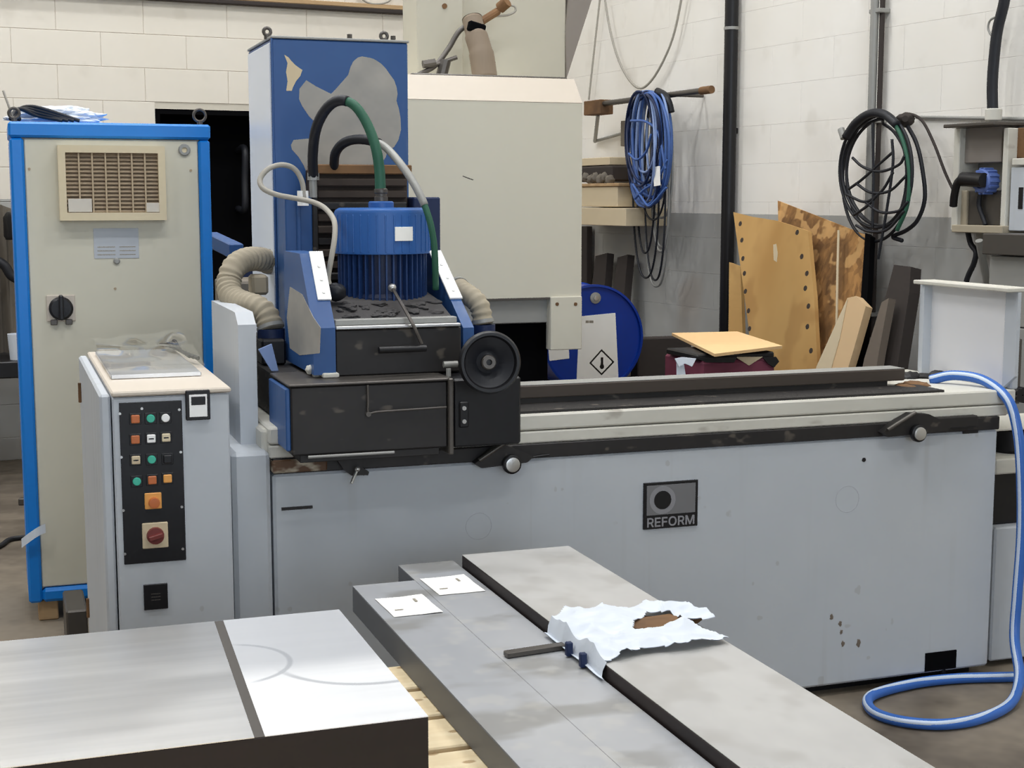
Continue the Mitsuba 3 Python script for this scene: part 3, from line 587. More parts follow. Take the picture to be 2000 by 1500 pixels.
add(k + '__handle', tf(cbox(-.018, .018, -.006, .006, 0, .016, .002), frame([X, YP - .019, Z], unit([1, 0, .25]), unit([-.25, 0, 1]), [0, -1, 0])), 'm_maroon')
for x, y in ((234, 808), (277, 798), (350, 800), (237, 893), (353, 883), (241, 997), (355, 990), (244, 1082), (357, 1072)):
    p = onp(x, y); add(PN + '__screw', cyl([p[0], YP - .003, p[2]], [0, -1, 0], .0035, .003, 10), 'm_steel')
q0, q1 = at(361, 762, Y=YP), at(410, 818, Y=YP)
k = add(C + '__meter', cbox(q0[0], q1[0], YP - .012, YP + .0005, q1[2], q0[2], .002), 'm_black', label='square meter with a pale face')
q0, q1 = at(368, 770, Y=YP), at(404, 812, Y=YP); add(k + '__face', cbox(q0[0], q1[0], YP - .013, YP - .011, q1[2], q0[2], .0005), 'm_white')
q0, q1 = at(372, 774, Y=YP), at(400, 789, Y=YP); add(k + '__display', cbox(q0[0], q1[0], YP - .014, YP - .012, q1[2], q0[2], .0005), 'm_black')
q0, q1 = at(280, 1142, Y=YP), at(328, 1187, Y=YP)
k = add(C + '__cover_plate', cbox(q0[0], q1[0], YP - .006, YP + .0005, q1[2], q0[2], .001), 'm_black', label='small black plate near the bottom')
for s in (-.008, 0, .008): zc = (q0[2] + q1[2]) / 2 + s; add(k + '__line', cbox(q0[0] + .018, q1[0] - .018, YP - .0066, YP - .0055, zc - .001, zc + .001, 0), 'm_dark_steel')
# things on top of it
t = thing('steel_tray', 'thin steel sheet lying on top of the control cabinet', 'sheet')
add(t, cbox(.268, .505, 3.97, 4.62, 1.0745, 1.086, .002), 'm_ground_steel')
t = thing('plastic_film', 'clear crumpled plastic film over the steel sheet on the control cabinet', 'plastic film')
xs, ys = np.meshgrid(np.linspace(.255, .53, 16), np.linspace(4.05, 4.70, 20)); nz = meshkit.noise(np.stack([xs * 16, ys * 9, 0 * xs], -1))
V = np.stack([xs, ys, 1.088 + .045 * np.clip((ys - 4.05) / .3, 0, 1) * (0.4 + nz)], -1).reshape(-1, 3); Fq = [[i * 16 + j, i * 16 + j + 1, (i + 1) * 16 + j + 1, (i + 1) * 16 + j] for i in range(19) for j in range(15)]
add(t, (V, np.array(Fq)), 'm_film', True)
t = thing('cable_bundle', 'small dark bundle of wires on the back corner of the control cabinet', 'wires')
for i in range(3): add(t + '__wire', tube(spline([[.47 + .02 * i, 4.66, 1.096], [.485 + .01 * i, 4.52 + .04 * i, 1.104 + .004 * i], [.505, 4.42, 1.098], [.515 + .008 * i, 4.30 - .03 * i, 1.094]], 6), .006, 8), 'm_rubber', True)

# ------------------------------------------------------------------ blue-framed electrical cabinet
YE = 5.5
E = thing('electrical_cabinet', 'tall beige electrical cabinet in a bright blue frame', 'electrical cabinet')
EX0, EX1, EZ0, EZ1 = 0.053, 0.752, 0.075, 1.822
def one(x, y, Y=YE): return at(x, y, Y=Y)
add(E + '__body', cbox(EX0 + .03, EX1 - .03, YE + .03, YE + .45, EZ0 + .03, EZ1 - .02, .005), 'm_beige')
add(E + '__door', cbox(EX0 + .048, EX1 - .043, YE + .004, YE + .0295, EZ0 + .055, EZ1 - .058, .004), 'm_beige', label='beige door')
for x0, x1 in ((EX0, EX0 + .047), (EX1 - .042, EX1)): add(E + '__frame_post', cbox(x0, x1, YE - .006, YE + .46, EZ0, EZ1 - .056, .008), 'm_sky_blue', label='blue frame post')
add(E + '__frame_rail', cbox(EX0 - .003, EX1 + .003, YE - .012, YE + .46, EZ1 - .055, EZ1, .008), 'm_sky_blue', label='blue top rail')
add(E + '__frame_rail', cbox(EX0 + .047, EX1 - .042, YE - .008, YE + .46, EZ0, EZ0 + .052, .012), 'm_sky_blue', label='blue bottom rail')
eyebolt(E, EX0 + .02, YE + .03, EZ1, .018); eyebolt(E, EX1 - .03, YE + .03, EZ1, .022)
# vent
q0, q1 = one(112, 283, YE - .05), one(326, 430, YE - .05)
vx0, vx1, vz0, vz1 = q0[0], q1[0], q1[2], q0[2]
fr = Polygon([(vx0, vz0), (vx1, vz0), (vx1, vz1), (vx0, vz1)], [[(vx0 + .025, vz0 + .028), (vx1 - .025, vz0 + .028), (vx1 - .025, vz1 - .026), (vx0 + .025, vz1 - .026)]])
VN = E + '__vent'
add(VN, prism(fr, [0, YE - .05, 0], *XZ, .054), 'm_beige_vent', label='cream square vent grille')
add(VN + '__back', cbox(vx0 + .02, vx1 - .02, YE - .012, YE + .003, vz0 + .02, vz1 - .02, 0), 'm_vent_slat')
ix0, ix1, iz0, iz1 = vx0 + .025, vx1 - .025, vz0 + .028, vz1 - .026
for i in range(15):
    z = iz0 + (i + .5) * (iz1 - iz0) / 15
    add(VN + '__slat', tf(cbox(ix0, ix1, -.009, .009, -.0018, .0018, 0), frame([0, YE - .026, z], [1, 0, 0], unit([0, 1, .7]), unit([0, -.7, 1]))), 'm_vent_slat')
for i in range(1, 7):
    x = ix0 + i * (ix1 - ix0) / 7
    add(VN + '__bar', cbox(x - .003, x + .003, YE - .042, YE - .034, iz0, iz1, .001), 'm_vent_bar')
q0, q1 = one(133, 388, YE - .045), one(180, 414, YE - .045); add(VN + '__tag', cbox(q0[0], q1[0], YE - .046, YE - .043, q1[2], q0[2], 0), 'm_old_tag', label='white tag in the corner of the grille')
q0, q1 = one(286, 396, YE - .045), one(314, 414, YE - .045); add(VN + '__tag', cbox(q0[0], q1[0], YE - .046, YE - .043, q1[2], q0[2], 0), 'm_old_tag')
q0, q1 = one(182, 446), one(272, 504)
k = add(E + '__label_sheet', cbox(q0[0], q1[0], YE + .001, YE + .0045, q1[2], q0[2], .0005), 'm_machine', label='pale label sheet below the vent')
for i in range(3): z = q1[2] + .012 + i * .014; add(k + '__line', cbox(q0[0] + .012, q0[0] + .075, YE + .0002, YE + .0015, z, z + .003, 0), 'm_ink'); add(k + '__line', cbox(q0[0] + .09, q1[0] - .012, YE + .0002, YE + .0015, z, z + .003, 0), 'm_ink')
p = one(228, 510); add(E + '__key_lock', lathe([(0, 0), (.012, 0), (.012, .006), (.007, .009), (0, .009)], 20, [p[0], YE + .004, p[2]], [0, -1, 0]), 'm_grey_metal', 30)
p = one(360, 293); add(E + '__round_lock', lathe([(.010, 0), (.022, 0), (.022, .007), (.018, .010), (.010, .010), (.010, 0)], 28, [p[0], YE + .004, p[2]], [0, -1, 0]), 'm_grey_metal', 30); add(E + '__lock_core', cyl([p[0], YE + .004, p[2]], [0, -1, 0], .0098, .005, 16), 'm_beige_vent')
for x, y in ((57, 330), (373, 333), (225, 564)): p = one(x, y); add(E + '__screw', cyl([p[0], YE + .004, p[2]], [0, -1, 0], .005, .003, 10), 'm_vent_slat')
p = one(119, 602)
k = add(E + '__main_switch', cbox(p[0] - .05, p[0] + .05, YE - .004, YE + .0045, p[2] - .048, p[2] + .048, .003), 'm_beige_light', label='round black rotary main switch')
add(k + '__dial', lathe([(0, 0), (.042, 0), (.042, .014), (.034, .022), (0, .023)], 36, [p[0] + .0, YE - .004, p[2]], [0, -1, 0]), 'm_black', 35)
add(k + '__handle', tf(cbox(-.008, .008, -.040, .050, 0, .030, .004), frame([p[0], YE - .024, p[2]], [1, 0, 0], [0, 0, 1], [0, -1, 0])), 'm_black')
for sx in (-1, 1): add(k + '__tab', cbox(p[0] + sx * .026 - .012, p[0] + sx * .026 + .012, YE - .012, YE - .004, p[2] - .060, p[2] - .040, .002), 'm_dark_steel')
t = thing('wood_block', 'pale wooden block under the left foot of the blue-framed cabinet', 'wood block')
add(t, cbox(.085, .155, YE + .02, YE + .16, 0.0, .0745, .004), 'm_crate')
t = thing('wood_block', 'wooden block under the right foot of the blue-framed cabinet, behind the control cabinet', 'wood block')
add(t, cbox(.65, .73, YE + .02, YE + .16, 0.0, .0745, .004), 'm_crate')
t = thing('floor_box', 'small grey metal box on the floor between the two cabinets', 'metal box')
add(t, cbox(.165, .235, 5.02, 5.3, 0, .165, .006), 'm_dark_steel')
t = thing('plastic_bag', 'crumpled white plastic bag lying on top of the blue-framed cabinet', 'plastic bag')
m = trimesh.creation.icosphere(4); v = m.vertices; m.vertices = v * (1 + .7 * (meshkit.fbm(v * 3.1 + 3, 4) - .5)[:, None]) * [.17, .12, .045] + [.23, YE + .30, EZ1 + .028]; m.vertices[:, 2] = np.maximum(m.vertices[:, 2], EZ1 + .001)
add(t, m, 'm_wrap')
t = thing('cable_bundle', 'black cables lying across the top left of the blue-framed cabinet', 'wires')
for i in range(4): add(t + '__wire', tube(spline([[.06 + .01 * i, YE + .05, EZ1 + .01], [.09, YE + .10 + .03 * i, EZ1 + .05], [.15, YE + .14, EZ1 + .03 + .01 * i], [.24 + .02 * i, YE + .12, EZ1 + .012]], 6), .007, 8), 'm_rubber', True)
add(t + '__wire', tube(spline([[.07, YE + .05, EZ1 + .01], [.055, YE + .05, EZ1 + .06], [.04, YE + .06, EZ1 + .11]], 6), .004, 6), 'm_grey_cable', True)
t = thing('plastic_strip', 'white plastic strip tied round the lower blue frame post', 'plastic strip')
xs = np.linspace(0, 1, 14); cen = [np.array([.035 + .085 * s, YE - .03 - .02 * math.sin(s * 3), .325 + .05 * math.sin(s * 1.5)]) for s in xs]
V = np.array([c + np.array([0, -.004 * (j % 2), -.032 * j]) for c in cen for j in (0, 1)] + [c + np.array([0, .004, -.032 * j]) for c in cen for j in (0, 1)])
Fs = []
for i in range(13):
    a = 2 * i; Fs += [[a, a + 1, a + 3, a + 2], [28 + a, 28 + a + 2, 28 + a + 3, 28 + a + 1]]
add(t, (V, np.array(Fs)), 'm_wrap', True)
t = thing('floor_cable', 'dark cable lying on the floor left of the blue-framed cabinet', 'cable')
add(t, tube(spline([at(x, y, Z=.012) for x, y in ((-60, 1095), (0, 1066), (18, 1054), (40, 1050), (90, 1044), (140, 1040))], 8), .011, 8), 'm_rubber', True)
t = thing('metal_foot', 'small dark metal bar end sticking out behind the blue frame post', 'metal bar')
p = at(45, 978, Z=.02); add(t, tf(cbox(-.02, .20, -.02, .02, 0, .035, .004), frame([p[0], p[1], 0], unit([1, -.25, 0]), unit([.25, 1, 0]), [0, 0, 1])), 'm_dark_steel')

# ------------------------------------------------------------------ clutter at the far left
t = thing('draped_tarpaulin', 'grey-brown tarpaulin hanging in folds at the left edge behind the blue frame', 'tarpaulin')
xs = np.linspace(-.75, .34, 60); zs = np.linspace(.69, 1.53, 16); V = []
for back in (0, 1):
    for z in zs:
        for x in xs: V.append([x, 8.6 + .06 * math.sin(x * 33 + 2.2 * z) + .03 * math.sin(x * 81 + z) + .014 * back, z - .05 * math.sin(x * 9) * (z > 1.4)])
Fq = []; W, Hn = 60, 16
for i in range(Hn - 1):
    for j in range(W - 1):
        a = i * W + j; Fq += [[a, a + 1, a + W + 1, a + W], [960 + a, 960 + a + W, 960 + a + W + 1, 960 + a + 1]]
add(t, (np.array(V), np.array(Fq)), 'm_tarp', True)
t = thing('black_bench', 'dark low bench under the hanging tarpaulin at the left edge', 'bench')
add(t + '__top', cbox(-.75, .36, 8.25, 8.95, .59, .68, .006), 'm_black')
for x in (-.7, .28): add(t + '__leg', cbox(x, x + .07, 8.3, 8.37, 0, .589, .004), 'm_black')
for x in (-.7, .28): add(t + '__leg', cbox(x, x + .07, 8.85, 8.92, 0, .589, .004), 'm_black')
t = thing('dark_pipe', 'dark bent pipe crossing in front of the hanging tarpaulin', 'pipe')
add(t, tube(spline([at(x, y, Y=8.42) for x, y in ((-120, 450), (-20, 502), (8, 518), (24, 540), (60, 556))], 8), .026, 10), 'm_rubber', True)
t = thing('dark_canister', 'black rounded canister above the pipe behind the blue frame', 'canister')
add(t, lathe([(0, 0), (.06, 0), (.07, .02), (.07, .12), (.05, .15), (.02, .16), (0, .16)], 24, at(34, 468, Y=8.40), (0, 0, 1)), 'm_black', 35)
t = thing('white_bucket', 'small white bucket standing on the dark bench', 'bucket')
p = at(38, 690, Y=8.36); add(t, lathe([(0, 0), (.05, 0), (.06, .14), (.055, .14), (.046, .01), (0, .01)], 24, [p[0], 8.36, .681]), 'm_wrap', 35)
t = thing('blue_beam', 'short blue steel beam on a stand behind the blue-framed cabinet', 'beam')
p = at(412, 462, Y=6.6); q = at(462, 486, Y=6.1); add(t, tf(cbox(0, np.linalg.norm(q - p), -.03, .03, -.04, .02, .004), frame(p, unit(q - p), unit(np.cross([0, 0, 1], unit(q - p))), np.cross(unit(q - p), unit(np.cross([0, 0, 1], unit(q - p)))))), 'm_bluepaint')
add(t + '__stand', cbox(p[0] + .1, p[0] + .16, 6.35, 6.41, 0, p[2] - .06, .003), 'm_dark_blue')
t = thing('grey_bin', 'brown-grey bin behind the guard beside the extraction duct', 'bin')
add(t, cbox(.86, 1.16, 5.9, 6.25, 0, 1.22, .01), 'm_tarp')

# ------------------------------------------------------------------ large beige machine behind
H = thing('beige_machine', 'large beige machine housing behind the blue column', 'machine')
HX0, HX1, HY = 1.42, 2.437, 6.0
add(H + '__housing', prism_x([(HY, 1.118), (HY, 1.965), (HY + .10, 2.075), (HY + .85, 2.075), (HY + .85, 1.118)], HX0, HX1), 'm_housing', label='flat beige front')
add(H + '__top_band', tf(cbox(HX0 + .001, HX1 - .001, 0, .1487, 0, .003, 0), frame([0, HY, 1.965], [1, 0, 0], unit([0, .1, .11]), unit([0, -.11, .1]))), 'm_beige_light', label='cream slanting top edge')
add(H + '__under_panel', cbox(HX0, 2.31, HY + .04, HY + .8, 1.005, 1.112, .004), 'm_grey_metal', label='grey panel under the housing')
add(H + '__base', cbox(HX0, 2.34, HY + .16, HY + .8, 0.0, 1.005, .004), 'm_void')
q0, q1 = at(1076, 580, Y=HY - .01), at(1136, 682, Y=HY - .01)
k = add(H + '__corner_bracket', cbox(q0[0], q1[0], HY - .012, HY + .05, q1[2], q0[2], .003), 'm_housing', label='beige bracket at the lower corner')
for x in (1088, 1124): p = at(x, 594, Y=HY - .012); add(k + '__screw', cyl([p[0], HY - .011, p[2]], [0, -1, 0], .008, .004, 12), 'm_rust')
add(H + '__seam', cbox(HX0, HX1 - .08, HY - .001, HY + .02, 1.112, 1.120, 0), 'm_dark_steel')
p = at(912, 347, Y=HY); add(H + '__scratch', tf(cbox(-.02, .03, -.002, .002, 0, .0008, 0), frame(p + np.array([0, -.0001, 0]), unit([1, 0, -.35]), unit([.35, 0, 1]), [0, -1, 0])), 'm_dark_steel')
# upper works
YU = 6.55
q = lambda x, y, Y=YU: at(x, y, Y=Y)
add(H + '__upper_panel', cbox(q(814, 0)[0], q(905, 0)[0], YU, YU + .25, 2.0755, 2.62, .006), 'm_panel', label='upper beige panel above the blue column')
add(H + '__upper_panel', cbox(q(905, 0)[0] + .002, q(1106, 0, YU + .12)[0], YU + .12, YU + .25, 2.0755, 2.62, .006), 'm_panel', label='upper beige panel behind the chute')
add(H + '__hopper_side', pxpoly([(1112, -20), (1162, -20), (1150, 18), (1107, 152), (1105, 60)], [0, YU + .11, 0], [0, -1, 0], .12), 'm_hopper', label='slanting hopper side with its shade painted grey')  # shaded face of the beige hopper, its shade painted grey
add(H + '__top_seal', cbox(at(805, 150, Y=HY + .12)[0], at(1108, 150, Y=HY + .12)[0], HY + .12, HY + .16, 2.0755, 2.086, .004), 'm_dark_steel')
p = q(868, 12, YU); add(H + '__plug', cyl([p[0], YU, p[2]], [0, -1, 0], .012, .006, 12), 'm_rust')
k = add(H + '__chute', tube(spline([q(922, 36, 6.40), q(930, 70, 6.36), q(940, 105, 6.32), q(948, 158, 6.28)], 8), [.046] * 8 + [.052] * 8 + [.056] * 9, 20), 'm_chute', True, 'brown curved chute')
add(k + '__mouth', tf(cbox(-.040, .040, -.012, .02, -.022, .022, .006), frame(q(931, 54, 6.335), unit([1, 0, -.25]), [0, 1, 0], unit([.25, 0, 1]))), 'm_void')
add(H + '__cable', tube(spline([q(818, 146, 6.35), q(850, 128, 6.38), q(876, 95, 6.40), q(898, 60, 6.40), q(930, 40, 6.40)], 8), .012, 8), 'm_dark_steel', True, 'dark cable running up to the chute')
add(H + '__lever', cat(rodm(q(826, 126, 6.36), q(850, 122, 6.36), .018), rodm(q(846, 128, 6.38), q(892, 112, 6.38), .010), rodm(q(862, 150, 6.38), q(870, 118, 6.38), .026)), 'm_dark_steel', 30, 'small dark lever')
k = add(H + '__fitting', cat(cyl(q(976, 16, 6.5), unit([.4, -.5, .4]), .026, .05, 14), rodm(q(940, 42, 6.45), q(972, 22, 6.5), .018)), 'm_rust', 30, 'rusty brass fitting')
add(k + '__wire', tube(spline([q(985, 10, 6.5), q(1004, 12, 6.5), q(1006, 22, 6.5), q(990, 30, 6.5), q(965, 32, 6.5)], 6), .005, 6), 'm_grey_cable', True)

# ------------------------------------------------------------------ blue drum lying behind
t = thing('steel_drum', 'blue steel drum lying on its side with a white hazard label', 'drum')
DY = 7.05; dc = at(1160, 661, Y=DY); dr_ = 0.284; ax = np.array([0, 1.0, 0])
add(t + '__shell', lathe([(0, .02), (dr_ - .014, .02), (dr_ - .012, 0), (dr_, .002), (dr_, .018), (dr_ - .008, .03), (dr_ - .008, .28), (dr_, .29), (dr_, .305), (dr_ - .008, .315), (dr_ - .008, .60), (dr_, .61), (dr_, .86), (0, .86)], 64, dc, ax), 'm_drum', 30)
p = at(1163, 582, Y=DY + .015)
k = add(t + '__bung', lathe([(0, 0), (.030, 0), (.030, .008), (.022, .012), (0, .012)], 28, [p[0], DY + .02, p[2]], [0, -1, 0]), 'm_grey_metal', 35, 'round metal bung')
add(k + '__cap', lathe([(0, 0), (.014, 0), (.013, .006), (0, .007)], 20, [p[0], DY + .008, p[2]], [0, -1, 0]), 'm_steel', 35)
LP, LN = [0, DY + .0165, 0], [0, -1, 0]
k = add(t + '__hazard_label', pxpoly([(1132, 618), (1202, 611), (1208, 737), (1126, 744)], LP, LN, .0025), 'm_paper', label='white label with a hazard diamond')
def diam(s): c = (1175, 708); return [(c[0], c[1] - 26 * s), (c[0] + 25 * s, c[1] - 1), (c[0], c[1] + 25 * s), (c[0] - 24 * s, c[1] + 1)]
def o2(pts, d): n = np.array([0, -1.0, 0]); return pxpoly(pts, [0, DY + .0165 - d, 0], n, .001)
add(k + '__diamond', o2(diam(1), .0008), 'm_black'); add(k + '__diamond_field', o2(diam(.84), .0016), 'm_paper')
add(k + '__pictogram', cat(o2([(1173.5, 698), (1178, 698), (1178, 712), (1173.5, 712)], .0024), o2([(1175.7 + 4.2 * math.cos(a), 716 + 5 * math.sin(a)) for a in np.linspace(0, 6.2, 16)], .0026)), 'm_black')
for x, y, w_ in ((1147, 628, 3), (1155, 628, 4)): add(k + '__line', o2([(x - w_, y - 2), (x + w_, y - 2), (x + w_, y + 3), (x - w_, y + 3)], .0008), 'm_ink')
add(t + '__small_label', o2([(1071, 682), (1111, 678), (1112, 700), (1073, 705)], .0005), 'm_paper')
t = thing('drum_cradle', 'dark brown timber cradle under the blue drum', 'cradle')
add(t + '__beam', cbox(dc[0] - .15, dc[0] + .62, DY + .08, DY + .22, dc[2] - dr_ - .12, dc[2] - dr_ - .001, .006), 'm_dark_timber')
add(t + '__beam', cbox(dc[0] - .15, dc[0] + .62, DY + .58, DY + .72, dc[2] - dr_ - .12, dc[2] - dr_ - .001, .006), 'm_dark_timber')
add(t + '__post', cbox(dc[0] + .30, dc[0] + .62, DY + .10, DY + .20, dc[2] - dr_, dc[2] - .02, .006), 'm_dark_timber', label='brown upright board right of the drum')
for x in (-.14, .5): add(t + '__leg', cbox(dc[0] + x, dc[0] + x + .1, DY + .08, DY + .72, 0, dc[2] - dr_ - .121, .006), 'm_dark_timber')

# ------------------------------------------------------------------ things along the right wall
def rp(x, y, off): return on_r(x, y, off)
def wallbox(x0, y0, x1, y1, d0, d1, c=.003):
    """a box on the right wall that fills this rectangle of the photograph at its front"""
    a, b = rp(x0, (y0 + y1) / 2, d1), rp(x1, (y0 + y1) / 2, d1); m0, m1 = rp((x0 + x1) / 2, y0, d1), rp((x0 + x1) / 2, y1, d1)
    ua, ub = np.dot(a - CORNER, UR), np.dot(b - CORNER, UR)
    m = tf(cbox(ua, ub, d0, d1, m1[2], m0[2], c), frame(CORNER, UR, NR, [0, 0, 1]))
    if m.volume < 0: m.invert()
    return m
def wallbox_m(u0, u1, d0, d1, z0, z1, c=.003):
    m = tf(cbox(u0, u1, d0, d1, z0, z1, c), frame(CORNER, UR, NR, [0, 0, 1]))
    if m.volume < 0: m.invert()
    return m
# pipes
u_ = np.dot(rp(1424, 300, .05) - CORNER, UR)
t = thing('drain_pipe', 'black vertical pipe on the white wall left of the plywood boards', 'pipe')
add(t + '__pipe', cyl(CORNER + UR * u_ + NR * .05, [0, 0, 1], .0365, CEIL - .3, 24), 'm_black', 35)
pz = rp(1437, 54, .05)[2]
add(t + '__collar', cyl(CORNER + UR * u_ + NR * .05 + np.array([0, 0, pz - .008]), [0, 0, 1], .040, .016, 24), 'm_grey_metal', 35, 'pale collar')
for z in (.6, 1.9): add(t + '__clip', wallbox_m(u_ - .01, u_ + .01, .0, .05, z, z + .03), 'm_black')
u2 = np.dot(rp(1706, 100, .05) - CORNER, UR); u3 = np.dot(rp(1716, 100, .03) - CORNER, UR)
t = thing('conduit', 'pale grey vertical conduit with a dark cable beside it behind the hose coil', 'conduit')
add(t + '__pipe', cyl(CORNER + UR * u2 + NR * .05 + np.array([0, 0, .3]), [0, 0, 1], .019, CEIL - .5, 18), 'm_grey_metal', 35)
add(t + '__cable', cyl(CORNER + UR * (u3 + .018) + NR * .030 + np.array([0, 0, .9]), [0, 0, 1], .012, CEIL - 1.2, 14), 'm_dark_timber', 35, 'dark cable')
for z in (1.0, 1.9, 2.4): add(t + '__clip', wallbox_m(u2 - .03, u2 + .05, 0, .06, z, z + .02), 'm_grey_metal')
# hanging cords
t = thing('rope', 'thin pale rope hanging straight down the white wall left of the rope loop', 'rope')
add(t, tube(spline([rp(x, y, .04) for x, y in ((1176, -40), (1167, 40), (1157, 130), (1150, 195))], 8), .006, 6), 'm_grey_cable', True)
t = thing('rope', 'pale rope hanging in a long loop above the blue hose coil', 'rope')
add(t, tube(spline([rp(x, y, .05) for x, y in ((1175, -50), (1188, 40), (1204, 105), (1225, 150), (1248, 172), (1270, 160), (1296, 118), (1318, 60), (1338, -40))], 8), .0075, 6), 'm_grey_cable', True)
# bar with hoses
ba, bb = rp(1152, 206, .22), rp(1388, 175, .22)
t = thing('hose_bar', 'rusty wall bar that carries the blue hoses', 'wall bracket')
add(t + '__bar', rodm(ba, bb, .016, 12), 'm_dark_steel', 40)
add(t + '__end_cap', rodm(bb + unit(ba - bb) * .09, bb - unit(ba - bb) * .01, .021, 12), 'm_rust', 40)
add(t + '__end_block', wallbox(1140, 196, 1172, 224, .16, .25), 'm_rust', label='orange rusty end block')
add(t + '__strut', cat(rodm(rp(1168, 224, .20), rp(1162, 276, .02), .012), rodm(rp(1162, 276, .02), rp(1225, 258, .02), .010)), 'm_grey_metal', 40)
add(t + '__arm', rodm(bb + unit(ba - bb) * .4, bb + unit(ba - bb) * .4 - NR * .21, .010), 'm_dark_steel', 40)
def loops(n, cx, y0, y1, hw, off, r, seed, jit=(6, 16), steps=26, twist=.25, shape=.6):
    """a coil of n narrow hanging loops; drawn in photograph pixels on planes before the right wall"""
    rg = np.random.default_rng(seed); P = []
    for i in range(n):
        x = cx + rg.uniform(-1, 1) * jit[0]; top = y0 + rg.uniform(-3, 3); bot = y1 + rg.uniform(-1, 1) * jit[1]; w = hw * rg.uniform(.62, 1.08); o = off + rg.uniform(-.035, .045); sk = rg.uniform(-.12, .12) * hw
        for j in range(steps):
            a = 2 * math.pi * j / steps + math.pi / 2
            s = math.sin(a); yy = (top + bot) / 2 - s * (bot - top) / 2
            xx = x + w * np.sign(math.cos(a)) * abs(math.cos(a)) ** shape + sk * s
            P.append(rp(xx, yy, o + .03 * math.cos(a) + twist * .05 * math.sin(2 * a + i)))
    return spline(P, 3)
t = thing('hose_coil', 'coil of blue air hose hanging from the rusty wall bar', 'hose', None)
add(t + '__hose', tube(loops(9, 1268, 181, 388, 37, .24, .009, 3, (10, 26), shape=.75), .0085, 7), 'm_blue_hose_wall', True)
add(t + '__dark_hose', tube(loops(6, 1262, 181, 372, 33, .25, .009, 8, (14, 40), shape=.9, twist=.6), .0080, 7), 'm_dark_blue', True, 'darker blue turns of the coil')
add(t + '__pale_hose', tube(loops(4, 1274, 181, 366, 28, .26, .009, 17, (16, 44), shape=.9, twist=.6), .0075, 7), 'm_pale_blue', True, 'pale blue turns of the coil')
for pts in (((1232, 236), (1262, 238), (1286, 262), (1300, 330)), ((1240, 388), (1256, 372), (1282, 352), (1304, 312)), ((1228, 300), (1244, 312), (1262, 296), (1272, 262)), ((1236, 360), (1252, 384), (1266, 402), (1280, 392), (1302, 366))):
    add(t + '__strand', tube(spline([rp(x, y, .30) for x, y in pts], 8), .0075, 7), 'm_blue_hose_wall', True)
add(t + '__tag', pxpoly([(1276, 326), (1288, 324), (1289, 362), (1277, 364)], rp(1280, 340, .315), NR, .004), 'm_paper', label='white tag')
t = thing('cable_coil', 'black thin cable hanging in long loops below the blue air hose', 'cable')
add(t, tube(loops(4, 1272, 183, 480, 28, .19, .006, 11, (12, 70), shape=.85), .0060, 6), 'm_rubber', True)
t = thing('cable_coil', 'grey cable hung over the bar end behind the blue air hose', 'cable')
add(t, tube(loops(5, 1284, 183, 480, 24, .14, .006, 5, (14, 100), shape=.8), .0070, 6), 'm_grey_metal', True)
add(t + '__black_wrap', tube(spline([rp(1284, 178, .25), rp(1298, 186, .26), rp(1306, 200, .26), rp(1311, 220, .25)], 6), .020, 8), 'm_rubber', True, 'black wrap over the bar')
# shelf on the wall behind the hoses with things on it
t = thing('wall_shelf', 'pale wooden shelf block low on the wall beside the beige machine', 'shelf')
add(t + '__board', wallbox(1100, 406, 1222, 440, 0.0, .28), 'm_shelf')
t = thing('wooden_box', 'tan wooden box standing on the pale shelf', 'box')
add(t + '__box', wallbox(1100, 365, 1206, 403.5, .03, .26), 'm_shelf'); add(t + '__lid', wallbox(1100, 358.5, 1208, 364.5, .02, .27), 'm_crate')
t = thing('wire_basket', 'brown basket of scraps on the tan wooden box', 'basket')
add(t + '__basket', wallbox(1100, 325, 1194, 354.5, .05, .23, .01), 'm_dark_timber')
add(t + '__scraps', cat(*[blob(*rp(1146 + 9 * i, 347 + 4 * (i % 2), .235), .03, .02, .03, i + 1, .9) for i in range(6)]), 'm_tarp', True)
t = thing('cream_carton', 'flat cream carton on the basket of scraps', 'carton')
add(t, wallbox(1100, 309, 1190, 324, .05, .22), 'm_shelf')
t = thing('grey_carton', 'small grey carton hung on the wall behind the blue hose', 'carton')
add(t, wallbox(1212, 235, 1236, 285, .0, .08), 'm_tarp')
# dark profiles leaning behind the drum
for x0, x1, y0, dx, lab in ((1160, 1186, 494, -14, 'dark timber offcut leaning on the wall behind the blue drum, left one'), (1203, 1226, 497, -16, 'dark timber offcut leaning on the wall behind the blue drum, right one')):
    t = thing('leaning_offcut', lab, 'timber')
    n = unit(NR + np.array([0, 0, .16])); Pq = CORNER + NR * .10 + np.array([0, 0, 1.25])
    add(t, pxpoly([(x0 + 3, y0 + 6), (x1, y0), (x1 + dx * .5, y0 + 90), (x1 + dx * 2, y0 + 250), (x0 + dx * 2.4, y0 + 250), (x0 + dx * .5, y0 + 90)], Pq, n, .05), 'm_dark_timber')
t = thing('steel_angle', 'narrow dark steel bar standing against the wall beside the beige machine', 'steel bar')
add(t, wallbox_m(np.dot(rp(1135, 500, .06) - CORNER, UR), np.dot(rp(1146, 500, .06) - CORNER, UR), .02, .06, 0, rp(1140, 442, .06)[2]), 'm_dark_timber')
